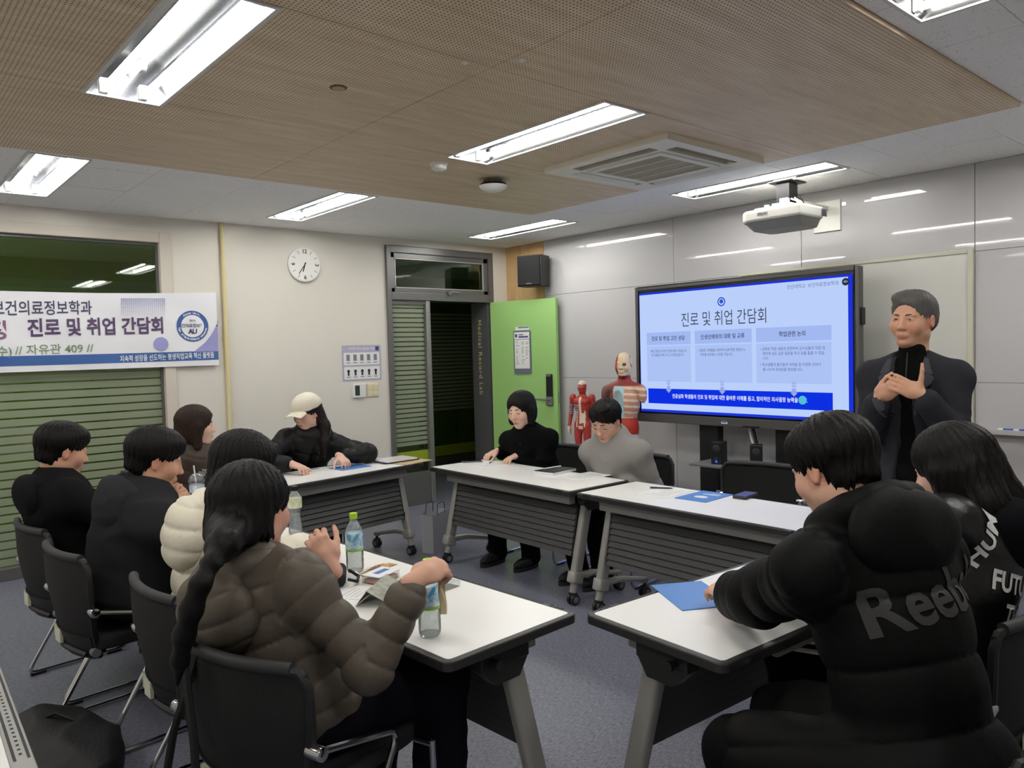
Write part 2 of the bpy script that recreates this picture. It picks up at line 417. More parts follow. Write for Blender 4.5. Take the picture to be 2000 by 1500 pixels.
slab('transom_pane', a, b, c, d, YL+.01, YL+.016, M_glass, d1)
h = place('transom_latch', None, d1, (4.86, YL-.035, ZD+.06))
G().cbox((0, 0, 0), (.05, .03, .03)).cyl((-.02, -.012, -.01), (-.02, -.03, -.01), .012).obj('latch_body', M_steel, h, bevel=.003)
G().tube([(.0, -.02, .01), (.05, -.03, .012), (.11, -.03, .008)], .008, 8).obj('latch_lever', M_steel, h, True)
G().box((XP-.035, YL-.02, 0), (XP+.02, YL+.10, ZD-.02)).obj('door_post', mat('steel_post', (158, 158, 156), .3, .7), d1, bevel=.012, bseg=3)
slab('side_rail', x0+.05, XP-.035, 0, .34, YL, YL+.06, M_frame, d1); slab('side_rail', x0+.05, XP-.035, ZD-.06, ZD-.02, YL, YL+.06, M_frame, d1)
slab('side_pane', x0+.05, XP-.035, .34, ZD-.06, YL+.03, YL+.036, M_glass, d1)
n = 30; zz0, zz1 = .62, 2.08; ph = (zz1-zz0)/n
st = G().box((x0+.052, 0, 0), (XP-.037, .001, ph*.74)).mesh('film_stripe', M_film)
for i in range(n): place('film_stripe', st, d1, (0, YL+.027, zz0+i*ph))
slab('kick_band', x0+.05, XP-.035, .44, .56, YL+.028, YL+.029, mat('lime_band', (150, 170, 40), .5), d1)
jm = G().box((XH, YL, 0), (XH+.08, YL+.28, ZD-.02)).obj('dark_jamb', mat('dark_jamb', (84, 84, 88), .5), d1)
text('jamb_lettering', 'Medical Record Lab', .088, mat('yellow_lettering', (196, 186, 130), .5), d1, basis((XH-.001, YL+.14, 1.50), (0,0,-1), (0,-1,0)), spacing=1.18, bold=.0008)
# glazed front of the room across the corridor, seen through the open doorway
YF = YL+2.06; fx0, fx1 = at(815, 700, Y=YF).x, at(965, 700, Y=YF).x; FZ = lambda py: at(880, py, Y=YF).z
slab('facing_pane', fx0, fx1, FZ(905), FZ(592), YF+.005, YF+.011, M_glass, d1)
n = 26; zz0, zz1 = FZ(800), FZ(610); ph = (zz1-zz0)/n
st = G().box((fx0, 0, 0), (fx1, .001, ph*.68)).mesh('film_stripe_facing', M_film)
for i in range(n): place('film_stripe', st, d1, (0, YF, zz0+i*ph))
slab('facing_rail', fx0, fx1, FZ(915), FZ(890), YF-.01, YF+.005, M_frame, d1); slab('facing_band', fx0, fx1, FZ(888), FZ(868), YF-.004, YF+.002, mat('lime_band', (150,170,40)), d1)
# green leaf: hinge near (XH+.03, YL-.03), swung into the room
tip = Vector((5.585, 5.70, 0)); hin = Vector((5.41, YL-.03, 0)); dr = (tip-hin); wd = dr.length; dr.normalize()
leaf = place('door_leaf', None, d1); LM = basis(hin, dr, Vector((0,0,1)).cross(dr)); leaf.location = hin; leaf.rotation_euler = (0, 0, math.atan2(dr.y, dr.x))   # x along leaf, y = side away from camera, z up
M_door = mat('green_door', (158, 204, 122), .42, bump=(400, .04))
G().box((0, -.0, .01), (wd, .045, ZD-.025)).obj('leaf_panel', M_door, leaf, bevel=.002, bseg=1)
# which face looks at the camera: local -y or +y
FACE = -1
fy = 0.0 if FACE < 0 else .045
def dbox(lo, hi, name, m, par=leaf, bevel=0.003):
    y = sorted((fy+FACE*lo[1], fy+FACE*hi[1])); return G().box((lo[0], y[0], lo[2]), (hi[0], y[1], hi[2])).obj(name, m, par, bevel=bevel)
lk = place('door_lock', None, leaf)
dbox((wd-.125, 0, .98), (wd-.055, .03, 1.31), 'lock_body', M_black, lk, .008); dbox((wd-.128, 0, .98), (wd-.052, .036, 1.075), 'lock_plate', M_steel, lk, .008); dbox((wd-.12, .03, 1.285), (wd-.06, .034, 1.308), 'lock_trim', M_steel, lk, .002)
g = G(); g.cyl((wd-.09, fy+FACE*.03, 1.04), (wd-.09, fy+FACE*.06, 1.04), .014); g.tube([(wd-.09, fy+FACE*.055, 1.04), (wd-.16, fy+FACE*.06, 1.045), (wd-.235, fy+FACE*.06, 1.045)], .010, 8).obj('lever', M_steel, lk, True)
dbox((wd-.0005, -.030, 1.0), (wd+.0015, -.012, 1.12), 'strike_plate', M_steel, leaf, 0)
# notice on the leaf, hung in a grey holder
nt_ = thing('notice_holder', 'grey wall pocket holding a printed schedule on the green door', 'notice')
nt_.matrix_world = LM @ Matrix.Translation((wd*.50, fy+FACE*.001, 1.545)) @ Matrix.Rotation(math.pi/2, 4, 'X')
G().prism(rrect(.225, .46, .015), .0, .012).obj('holder_back', mat('holder_grey', (104, 112, 128), .5), nt_)
G().box((-.098, -.175, .0125), (.098, .135, .0135)).obj('sheet', mat('paper', (232, 232, 230), .8), nt_)
G().box((-.1, .14, .0125), (.1, .215, .0145)).obj('header_card', mat('paper', (232, 232, 230), .8), nt_)
G().box((-.09, .235, .002), (.09, .272, .004)).obj('top_card', mat('paper', (232, 232, 230), .8), nt_); G().box((-.05, .258, .0042), (.088, .27, .0046)).obj('card_bar', mat('card_blue', (70, 110, 170), .6), nt_)
M_ink = mat('ink_grey', (90, 92, 100), .8); M_inkd = mat('ink_dark', (48, 50, 62), .8)
g = G(); g.box((-.088, .16, .0146), (-.06, .195, .0149)).box((-.04, .155, .0146), (.085, .172, .0149)).box((-.04, .182, .0146), (.02, .192, .0149)).obj('header_print', mat('ink_blue', (60, 70, 130), .7), nt_)
g = G()
for i in range(14):
    for c in (-.08, -.005, .05):
        if random.random() < .75: g.box((c, .105-i*.019, .0136), (c+random.uniform(.02, .045), .110-i*.019, .0138))
g.obj('sheet_print', M_ink, nt_)['kind'] = 'stuff'
# ------------------------------------------------------------------ ceiling fixtures
M_tube = mat_emit('lit_tube', (255, 253, 248), TUBE_STRENGTH)
M_refl = mat('reflector', (150, 152, 156), .16, 1.0); M_flange = mat('light_flange', (214, 213, 210), .45); M_holder = mat('lamp_holder', (240, 240, 225), .5)
def make_light():
    t = thing('ceiling_light', '', 'ceiling light')
    g = G(); w, l, d = LW/2-.014, LL/2-.014, .10
    # inner trough as open box (walls sloping)
    top = [(-w+.03, -l, d), (w-.03, -l, d), (w-.03, l, d), (-w+.03, l, d)]; bot = [(-w, -l, 0), (w, -l, 0), (w, l, 0), (-w, l, 0)]
    g.add(bot+top, [(4,5,6,7),(0,1,5,4),(1,2,6,5),(2,3,7,6),(3,0,4,7)]).obj('reflector_trough', M_refl, t)
    g = G(); g.prism([(-.028, 0), (0, -.055), (.028, 0)], -l, l, Matrix.Translation((0,0,d-.001)) @ Matrix.Rotation(math.pi/2, 4, 'X')).obj('centre_reflector', M_refl, t)
    g = G(); W2, L2 = LW/2, LL/2
    for q in rect_minus((-W2, -L2, W2, L2), [(-w, -l, w, l)]): g.box((q[0], q[1], -.006), (q[2], q[3], .002))
    g.obj('flange', M_flange, t)
    for s in (-1, 1):
        G().cyl((s*.078, -l+.03, .022), (s*.078, l-.03, .022), .0135, n=10).obj('lamp_tube', M_tube, t, True)
        for e in (-1, 1):
            G().cbox((s*.078, e*(l-.013), .035), (.034, .024, .06)).obj('lamp_holder', M_holder, t, bevel=.004)
    return t
L0 = make_light()
for i, (x, y) in enumerate(LIGHTS):
    o = L0 if i == 0 else copy_tree(L0)
    inw = WX0 < x < WX1 and WY0 < y < WY1
    o.location = (x, y, (ZW if inw else HC))
    if inw: tag(o, 'recessed twin-tube ceiling light set in the perforated wood raft', 'ceiling light', 'lights in the wood raft')
    else: tag(o, 'recessed twin-tube ceiling light set among the white speckled tiles', 'ceiling light', 'lights in the white tile ceiling')
    own = {(.97, 3.01): 'twin-tube light in the wood raft nearest the sprinkler cover ring', (2.85, 3.01): 'twin-tube light in the wood raft beside the air conditioner', (.97, 5.51): 'twin-tube light in the white tiles above the banner', (2.85, 5.51): 'twin-tube light in the white tiles in front of the wall clock', (4.95, 5.51): 'twin-tube light in the white tiles near the corner loudspeaker', (4.95, 3.01): 'twin-tube light in the white tiles beside the projector mount', (2.85, .53): 'twin-tube light in the white tiles across the raft edge from the air conditioner'}
    if (x, y) in own: o['label'] = own[x, y]; del o['group']
    # lamps of the same grid outside the picture (the gloss wall of the photograph mirrors their column)
    off = {(.97, .53): 'overhead', (4.95, .53): 'right', (-1.0, 5.51): 'left', (-1.0, 3.01): 'rear', (-1.0, .53): 'behind'}
    if (x, y) in off:
        o.name = 'ceiling_light_%s_offscreen' % off[x, y]
        for ch in o.children:
            if ch.name.startswith('lamp_tube'): ch.name = 'lamp_tube_offscreen'

# air conditioner cassette
ac = thing('air_conditioner', 'square white ceiling air conditioner cassette beside the projector', 'air conditioner', (AC[0], AC[1], ZW))
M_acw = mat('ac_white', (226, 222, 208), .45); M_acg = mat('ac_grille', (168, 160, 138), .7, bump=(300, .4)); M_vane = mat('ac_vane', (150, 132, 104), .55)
g = G()
for q in rect_minus((-.475, -.475, .475, .475), [(-.27, -.27, .27, .27)] + [(-.30, .325, .30, .405), (-.30, -.405, .30, -.325), (.325, -.30, .405, .30), (-.405, -.30, -.325, .30)]): g.box((q[0], q[1], -.035), (q[2], q[3], 0))
g.obj('fascia', M_acw, ac)
g = G()
for q in rect_minus((-.29, -.29, .29, .29), [(-.245, -.245, .245, .245)]): g.box((q[0], q[1], -.044), (q[2], q[3], -.034))
g.obj('grille_frame', M_acw, ac, bevel=.003)
G().box((-.25, -.25, -.038), (.25, .25, -.03)).obj('grille', M_acg, ac)
for k in (-1, 0, 1): G().box((k*.125-.003, -.25, -.041), (k*.125+.003, .25, -.037)).obj('grille_bar', M_acw, ac)
for k in range(4):
    R = Matrix.Rotation(k*math.pi/2, 4, 'Z')
    G().box((-.30, .325, -.005), (.30, .405, .06), R).obj('outlet_slot', M_black, ac)
    if k in (1, 2): pass
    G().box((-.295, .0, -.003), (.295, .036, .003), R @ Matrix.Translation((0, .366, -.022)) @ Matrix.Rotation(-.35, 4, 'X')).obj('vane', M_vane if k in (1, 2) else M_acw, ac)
# smoke detector, access point, sprinkler plate, screw caps
p = at(857, 320, Z=ZW); sd = thing('smoke_detector', 'small round white smoke detector on the wood raft', 'smoke detector', (p.x, p.y, ZW))
G().lathe([(.05, -.012), (.055, 0)], 24).obj('base', M_white, sd, True); G().lathe([(.0, -.042), (.03, -.040), (.046, -.03), (.048, -.012)], 24).obj('sensor_cap', M_white, sd, True)
p = at(963, 350, Z=ZW); ap = thing('access_point', 'white domed wireless access point hanging from a metal bracket', 'access point', (p.x, p.y, ZW))
G().box((-.06, -.02, -.02), (.06, .02, 0)).box((-.09, -.008, -.016), (.1, .008, -.008)).obj('bracket', mat('zinc', (150, 146, 136), .5, .4), ap)
G().cyl((0, 0, -.03), (0, 0, -.045), .085, .09, 24).obj('base_ring', M_black, ap, True)
G().lathe([(.0, -.085), (.05, -.08), (.085, -.062), (.095, -.045)], 28).obj('dome', M_white, ap, True)
G().tube([(-.05, .01, -.01), (-.07, .03, -.03), (-.05, .02, -.045)], .004, 6).obj('cable', M_black, ap)
p = at(661, 171, Z=ZW); sp = thing('sprinkler_plate', 'flush wood-coloured sprinkler cover ring in the raft', 'sprinkler', (p.x, p.y, ZW))
G().lathe([(.034, -.004), (.038, 0)], 24).obj('ring', mat('ring_brown', (96, 74, 52), .5), sp); G().lathe([(.0, -.006), (.026, -.006), (.028, -.003)], 24).obj('cover', mat('ring_wood', (180, 150, 112), .5), sp)
for px, py in ((908, 122), (1020, 117)):
    p = at(px, py, Z=ZW); tag(G().lathe([(.0, -.006), (.012, -.005), (.016, 0)], 16).obj('screw_cap', M_white, None, True, loc=(p.x, p.y, ZW)), 'tiny white round cap on the perforated wood near the panel joint', 'cap', 'white caps in the wood raft')

# projector on wall arm
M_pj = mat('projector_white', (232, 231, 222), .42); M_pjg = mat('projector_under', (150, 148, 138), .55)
pc = at(1532, 425, X=5.12)
pj = thing('projector', 'white ultra-short-throw projector hung from a black ceiling mount above the screen', 'projector', (pc.x, pc.y, pc.z))
body = [(-.19, -.23), (.12, -.23), (.19, -.16), (.19, .2), (.15, .245), (-.15, .245), (-.19, .20)]
g = G(); g.prism(body, -.03, .055); g.obj('shell', M_pj, pj, bevel=.018, bseg=3)
sc = [(x*.93, y*.93) for x, y in body]
lo = [(x*.72+.03, y*.8) for x, y in body]; n = len(sc)
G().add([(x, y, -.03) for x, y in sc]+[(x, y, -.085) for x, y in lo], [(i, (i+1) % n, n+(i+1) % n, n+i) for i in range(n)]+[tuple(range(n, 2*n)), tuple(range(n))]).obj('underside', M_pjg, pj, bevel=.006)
text('maker_lettering', 'EPSON', .026, M_ink, pj, basis((-.192, .06, .018), (0,-1,0), (0,0,1)), bold=.0006)
for k in range(7): G().cbox((.12+.0, -.231, -.0), (.004, .004, .05), Matrix.Translation((-.03+k*.011, 0, .012))).obj('vent_slit', M_ink, pj)
G().box((-.13, -.02, .055), (.10, .16, .072)).box((-.06, -.06, .068), (.13, .06, .10)).obj('mount_plate', M_pj, pj, bevel=.004)
G().box((-.05, -.05, .10), (.60, .01, .13)).obj('arm', M_pj, pj, bevel=.004)
G().box((XR-pc.x-.03, -.14, -.06), (XR-pc.x-.015, .07, .17)).obj('wall_plate', M_pj, pj, bevel=.004)
zc = HC-pc.z
G().box((-.02, -.05, .10), (.10, .05, zc-.012)).box((-.07, -.09, zc-.012), (.15, .09, zc-.001)).obj('ceiling_mount', M_black, pj, bevel=.004)
for s, c in ((.03, (130, 190, 220)), (.09, (130, 190, 220))):
    G().cyl((-.08, s, .07), (-.08, s, .094), .018, n=12).obj('adjuster_knob', mat('knob_blue', c, .4), pj)
G().tube([(.0, -.04, .13), (.03, -.08, .11), (.02, -.10, .06), (-.01, -.09, .057)], .006, 6).tube([(.05, -.05, .14), (.07, -.10, .09), (.04, -.12, .057)], .006, 6).obj('white_cable', M_white, pj, True)
G().tube([(.06, -.05, .15), (.09, -.09, .12), (.06, -.13, .057)], .005, 6).obj('black_cable', M_black, pj, True)

# ------------------------------------------------------------------ wall things
ck = thing('wall_clock', 'round white wall clock with sparse black numerals', 'clock', at(594, 517, Y=YL-.02))
RX = Matrix.Rotation(math.pi/2, 4, 'X')
G().lathe([(.15, 0), (.158, .006), (.158, .03), (.150, .034)], 48, Matrix.Translation((0, .02, 0)) @ RX).obj('rim', M_white, ck, True)
G().lathe([(.0, .0352), (.147, .0352), (.149, .0345)], 48, Matrix.Translation((0, .02, 0)) @ RX).obj('dial', mat('clock_dial', (238, 236, 230), .5), ck)
def ckm(a, r): return basis((math.sin(a)*r, -.0156, math.cos(a)*r), (1,0,0), (0,0,1))
for s, a in (('12', 0), ('3', 90), ('6', 180), ('9', 270)): 
    text('numeral', s, .05, M_inkd, ck, ckm(math.radians(a), .118) @ (Matrix.Rotation(math.radians(-90 if s in '39' else 0), 4, 'Z')), bold=.0012)
for k in range(12):
    if k % 3: 
        m = ckm(k*math.pi/6, .122) @ Matrix.Rotation(-k*math.pi/6, 4, 'Z'); G().box((-.0018, -.016, 0), (.0018, .016, .001), m).obj('tick', M_inkd, ck)
for nm, a, l, w in (('hour_hand', math.radians(198), .07, .0045), ('minute_hand', math.radians(216), .105, .0032)):
    m = basis((0, -.0168, 0), (1,0,0), (0,0,1)) @ Matrix.Rotation(-a, 4, 'Z'); G().box((-w, -.02, 0), (w, l, .0015), m).obj(nm, M_black, ck)
pp = thing('conduit_pipe', 'pale yellow vertical conduit running up the clock wall', 'pipe', (at(441, 640, Y=YL-.02).x, YL-.02, 0))
G().cyl((0, 0, 0), (0, 0, HC), .018, n=12).obj('pipe', mat('pipe_yellow', (222, 210, 158), .5), pp, True)
for z in (1.75, .6): G().box((-.026, .004, z-.012), (.026, .022, z+.012)).obj('clip', mat('pipe_yellow', (222, 210, 158)), pp)

# hygiene poster, thermostat, switch
a, b = at(667, 680, Y=YL), at(745, 740, Y=YL)
po = thing('safety_poster', 'lilac safety notice with two rows of pictograms beside the door', 'poster', ((a.x+b.x)/2, YL-.002, (a.z+b.z)/2+.01)); pw, phh = abs(b.x-a.x), abs(a.z-b.z)+.03
PM = Matrix.Rotation(math.pi/2, 4, 'X')
G().prism(rrect(pw, phh, .01), 0, .0015, PM).obj('sheet', mat('poster_lilac', (182, 178, 200), .6), po)
for k in (0, 1): G().prism(rrect(pw*.92, phh*.35, .012, cy=phh*(.12-k*.40)), .0015, .002, PM).obj('box', mat('paper', (232,232,230)), po)
text('heading', '안전한 학교 실습실 이용', .028, mat('paper', (232,232,230)), po, PM @ Matrix.Translation((0, phh*.40, .0022)), bold=.0004)
for k in (0, 1):
    for i in range(5):
        x, y = (i-2)*pw*.175, phh*(.15-k*.40); g = G()
        if k == 0: g.box((x-.018, y-.03, .002), (x+.018, y+.03, .0024)).obj('pictogram', mat('ink_mid', (130, 130, 136), .8), po).rotation_euler = (math.pi/2, 0, 0)
        else:
            g.prism([(x+.016*math.cos(t), y+.008+.016*math.sin(t)) for t in np.linspace(0, 6.28, 9)[:-1]], .002, .0024).box((x-.01, y-.035, .002), (x+.01, y-.004, .0024)).obj('pictogram', M_inkd, po).rotation_euler = (math.pi/2, 0, 0)
        G().box((x-.022, y-.052, .002), (x+.022, y-.046, .0023)).obj('caption', M_ink, po).rotation_euler = (math.pi/2, 0, 0)
G().box((pw*.36, phh*.34, .002), (pw*.45, phh*.46, .0024)).obj('emblem', mat('ink_blue', (60,70,130)), po).rotation_euler = (math.pi/2, 0, 0)
a, b = at(688, 750, Y=YL), at(713, 776, Y=YL)
th = thing('thermostat', 'white wall thermostat with a dark display', 'thermostat', ((a.x+b.x)/2, YL, (a.z+b.z)/2))
G().cbox((0, -.012, 0), (.14, .024, .135)).obj('case', M_white, th, bevel=.006); G().box((-.052, -.0262, -.045), (-.002, -.0235, .052)).obj('display', mat('lcd_dark', (52, 68, 60), .25), th)
a, b = at(716, 748, Y=YL), at(739, 775, Y=YL)
sw = thing('light_switch', 'cream light switch plate next to the thermostat', 'switch', ((a.x+b.x)/2, YL, (a.z+b.z)/2)); M_cream = mat('cream_plastic', (228, 218, 184), .45)
G().cbox((0, -.006, 0), (.125, .012, .13)).obj('plate', M_cream, sw, bevel=.004)
for lo, hi in (((-.05, .0), (-.002, .05)), ((-.05, -.05), (-.002, -.003)), ((.002, .0), (.05, .05)), ((.002, -.05), (.05, -.003))): G().box((lo[0], -.017, lo[1]), (hi[0], -.011, hi[1])).obj('rocker', M_cream, sw, bevel=.002)

# banner: thin wrinkled sheet hung across the window, right end on the wall
bn = thing('banner', 'long white printed banner with blue strip hung across the window', 'banner', (0, YL-.035, 0))
tl, tr, br, bl = at(0, 568, Y=YL-.03), at(421, 571, Y=YL-.03), at(428, 713, Y=YL-.03), at(0, 728, Y=YL-.03)
BX0, BX1 = .35, tr.x
def bz(x, v):
    """height on the sheet: v=0 bottom .. 1 top"""
    t = (x-tl.x)/(tr.x-tl.x); top = tl.z+(tr.z-tl.z)*t - .012*math.sin(min(max(t,0),1)*math.pi); bot = bl.z+(br.z-bl.z)*t
    return bot+(top-bot)*v
def by(x, v): return .004*math.sin(x*11+v*5)+.0015*math.sin(x*23-v*9)+.0015*math.sin(v*15+x*7)
def bpos(x, z, off): return (x, by(x, (z-bz(x, 0))/(bz(x, 1)-bz(x, 0)))-off, z)
def bgrid(x0, x1, v0, v1, off, nx=60, nv=12): return [[(x0+(x1-x0)*i/nx, by(x0+(x1-x0)*i/nx, v0+(v1-v0)*j/nv)-off, bz(x0+(x1-x0)*i/nx, v0+(v1-v0)*j/nv)) for i in range(nx+1)] for j in range(nv+1)]
M_vinyl = mat('banner_vinyl', (238, 238, 242), .5)
G().grid(bgrid(BX0, BX1, 0, 1, 0, 110, 24)).obj('sheet', M_vinyl, bn, True)
G().grid(bgrid(BX0, BX1, .075, .20, .0012)).obj('blue_strip', mat('banner_blue', (62, 104, 168), .5), bn, True)
def btext(name, s, size, px, py, m, align='LEFT', bold=0.0, squeeze=1.0):
    me = text_geo(s, size, align, bold, 0, 1.0); p = at(px, py, Y=YL-.035); me.materials.clear(); me.materials.append(m)
    bm = bmesh.new(); bm.from_mesh(me); bmesh.ops.triangulate(bm, faces=bm.faces)
    tilt = -.012
    for v in bm.verts:
        x = p.x+v.co.x*squeeze; z = p.z+v.co.y+v.co.x*squeeze*(.02)
        t = (x-tl.x)/(tr.x-tl.x); zt, zb = bz(x, 1), bz(x, 0); vv = (z-zb)/(zt-zb)
        v.co = bpos(x, z, .004)
    bm.to_mesh(me); bm.free(); me.name = name; return place(name, me, bn)
M_pur = mat('print_purple', (92, 72, 108), .6); M_navy = mat('print_navy', (66, 66, 100), .6); M_grn = mat('print_green', (122, 150, 112), .6); M_pw = mat('print_white', (238, 240, 245), .6)
btext('lettering', '보건의료정보학과', .116, -17, 604, M_navy, bold=.0012, squeeze=.755)
btext('lettering', '정', .142, -24, 648, mat('print_mauve', (140, 96, 128), .6), bold=.004, squeeze=.95)
btext('lettering', '진로 및 취업 간담회', .142, 53, 643, M_pur, bold=.004, squeeze=.82)
btext('lettering', '수)', .08, -8, 688, M_grn, bold=.0008); btext('lettering', '// 자유관 409 //', .082, 29, 686, M_grn, bold=.0006)
btext('lettering', '지속적 성장을 선도하는 평생직업교육 혁신 플랫폼', .055, 234, 702, M_pw, bold=.0009, squeeze=.645)
def bdisc(name, px, py, r, m, off, r0=0.0, n=40):
    p = at(px, py, Y=YL-.035); g = G()
    P = [[bpos(p.x+rr*math.cos(2*math.pi*k/n), p.z+rr*math.sin(2*math.pi*k/n), off) for k in range(n+1)] for rr in (np.linspace(r0, r, 7))]
    return g.grid(P).obj(name, m, bn, True)
M_ring = mat('ring_blue', (58, 96, 156), .6); M_lil = mat('banner_lilac', (158, 160, 214), .6)
bdisc('emblem_ring', 376, 637, .128, M_ring, .004, .092); bdisc('emblem_centre', 376, 637, .092, M_vinyl, .004)
bdisc('lilac_dot', 314, 672, .056, M_lil, .004)
ec = at(376, 637, Y=YL-.035)
def arc_text(s, r, a0, a1, size, m, top=True):
    for i, ch in enumerate(s):
        if ch == ' ': continue
        t = a0+(a1-a0)*(i+.5)/len(s); a = math.radians(t)
        me = text_geo(ch, size, 'CENTER', .0006, 0); me.materials.clear(); me.materials.append(m)
        rot = a-math.pi/2 if top else a+math.pi/2
        mt = basis(bpos(ec.x+r*math.cos(a), ec.z+r*math.sin(a), .0052), (1,0,0), (0,0,1)) @ Matrix.Rotation(rot, 4, 'Z'); me.transform(mt); place('emblem_letter', me, bn)
arc_text('Ansan Univ.', .109, 130, 50, .026, M_pw); arc_text('Dept. of Health & Medical Information', .109, 188, 352, .023, M_pw, False)
text('emblem_line', '보건의료정보학과', .036, M_navy, bn, basis(bpos(ec.x, ec.z+.002, .007), (1,0,0), (0,0,1)) , bold=.0004, spacing=.88); text('emblem_line', '2013', .024, M_navy, bn, basis(bpos(ec.x, ec.z+.045, .007), (1,0,0), (0,0,1)))
text('emblem_line', 'AU', .055, M_navy, bn, basis(bpos(ec.x, ec.z-.045, .007), (1,0,0), (0,0,1)), bold=.002, spacing=.85)
g = G()
for i in range(22):
    for j in range(9):
        p = at(237+i*4, 584+j*3.9, Y=YL-.035); s = .0042*(1-.07*j); yb = bpos(p.x, p.z, 0)[1]; g.box((p.x-s, yb-.005, p.z-s), (p.x+s, yb-.003, p.z+s))
o = g.obj('dot_pattern', mat('print_dots', (120, 130, 190), .6), bn); o['kind'] = 'stuff'
q = [at(*p, Y=YL-.035) for p in ((427, 627), (412, 655), (400, 670), (378, 687), (428, 687))]
P = []
for i in range(9):
    u = i/8; a_ = [q[0].lerp(q[1], min(1, u*3)) if u <= 1/3 else (q[1].lerp(q[2], u*3-1) if u <= 2/3 else q[2].lerp(q[3], u*3-2))][0]; e_ = q[0].lerp(q[4], min(1, u*2)) if u <= .5 else q[4].lerp(q[3], (u-.5)*.02)
    P.append([bpos(a_.x+(min(q[4].x, BX1)-a_.x)*k/6, a_.z, .004) for k in range(7)])
G().grid(P).obj('lilac_corner', M_lil, bn, True)

# corner loudspeaker
sk = thing('loudspeaker', 'black box loudspeaker mounted high in the wood-lined corner', 'loudspeaker'); c = at(1042, 530, X=5.50)
sk.location = c; sk.rotation_euler = (0, 0, math.radians(200))
G().box((-.10, -.14, -.16), (.10, .14, .16)).obj('cabinet', M_black, sk, bevel=.006); G().box((.10, -.13, -.15), (.112, .13, .15)).obj('grille', mat('speaker_cloth', (15, 15, 17), .85), sk, bevel=.008)
G().box((.1125, -.03, -.138), (.1135, .03, -.130)).obj('badge', M_steel, sk); G().box((-.20, -.03, -.03), (-.09, .03, .03)).obj('bracket', M_black, sk)

# whiteboard behind the screen and the marker tray
wb = thing('whiteboard', 'cream-framed whiteboard mounted on the glossy wall behind the screen', 'whiteboard', (XR-.016, 0, 0))
yl, yr, zt_, zb_ = 3.6, at(1897, 486, X=XR-.03).y, at(1897, 486, X=XR-.03).z, .97
G().box((-.014, yr, zb_), (-.004, yl, zt_)).obj('board', mat('whiteboard_face', (214, 214, 206), .2, spec=.5), wb)
for nme, lo, hi in (('frame', (yr-.012, zb_), (yr+.022, zt_)), ('frame', (yl-.02, zb_), (yl, zt_)), ('frame', (yr+.022, zt_-.026), (yl-.02, zt_)), ('frame', (yr+.022, zb_), (yl-.02, zb_+.026))):
    G().box((-.024, lo[0], lo[1]), (0, hi[0], hi[1])).obj(nme, mat('board_frame', (206, 204, 184), .45), wb, bevel=.003)
ty = thing('marker_tray', 'grey tray fixed below the right wall panel holding board markers', 'tray', (XR-.014, 0, at(1960, 842, X=XR-.05).z))
G().box((-.09, -.6, -.02), (0, yr-.03, 0)).box((-.09, -.6, 0), (-.082, yr-.03, .012)).obj('tray', mat('tray_grey', (186, 186, 184), .4), ty, bevel=.002)
for k, (yy, c) in enumerate(((1.62, (60, 90, 180)), (1.53, (60, 90, 180)), (1.42, (60, 90, 180)), (1.30, (200, 50, 50)))):
    mk = thing('board_marker', ('red' if k == 3 else 'blue')+' board marker lying on the marker tray', 'marker', (XR-.06, yy, at(1960, 842, X=XR-.05).z+.011), .1*k, 'blue markers on the tray' if k < 3 else None)
    G().cyl((0, -.05, 0), (0, .03, 0), .009).obj('barrel', mat('marker_%d' % (k == 3), c, .4), mk, True); G().cyl((0, .03, 0), (0, .06, 0), .0085).obj('cap', M_white, mk, True)
# ------------------------------------------------------------------ folding tables
M_top = mat('white_laminate', (240, 239, 236), .32, spec=.4); M_edge = mat('black_edge', (44, 44, 43), .45); M_leg = mat('leg_grey', (172, 170, 163), .42, .25)
M_slat = mat('slat_charcoal', (74, 74, 73), .5); M_slot = mat('slot_dark', (24, 24, 24), .6); M_tyre = mat('caster_tyre', (30, 30, 32), .5); M_hub = mat('caster_hub', (120, 120, 122), .4)
TL, TD = 1.50, .545
def caster(parent, x, y, z=0.0):
    c = place('caster', None, parent, (x, y, z))
    for s in (-1, 1): G().cyl((s*.006, 0, .034), (s*.026, 0, .034), .034, n=18).obj('wheel', M_tyre, c, True, bevel=.005); G().cyl((s*.0262, 0, .034), (s*.028, 0, .034), .02, n=14).obj('hub', M_hub, c)
    G().box((-.02, -.02, .045), (.02, .02, .075)).cyl((0, 0, .07), (0, 0, .105), .012).obj('fork', M_tyre, c, bevel=.003)
    return c
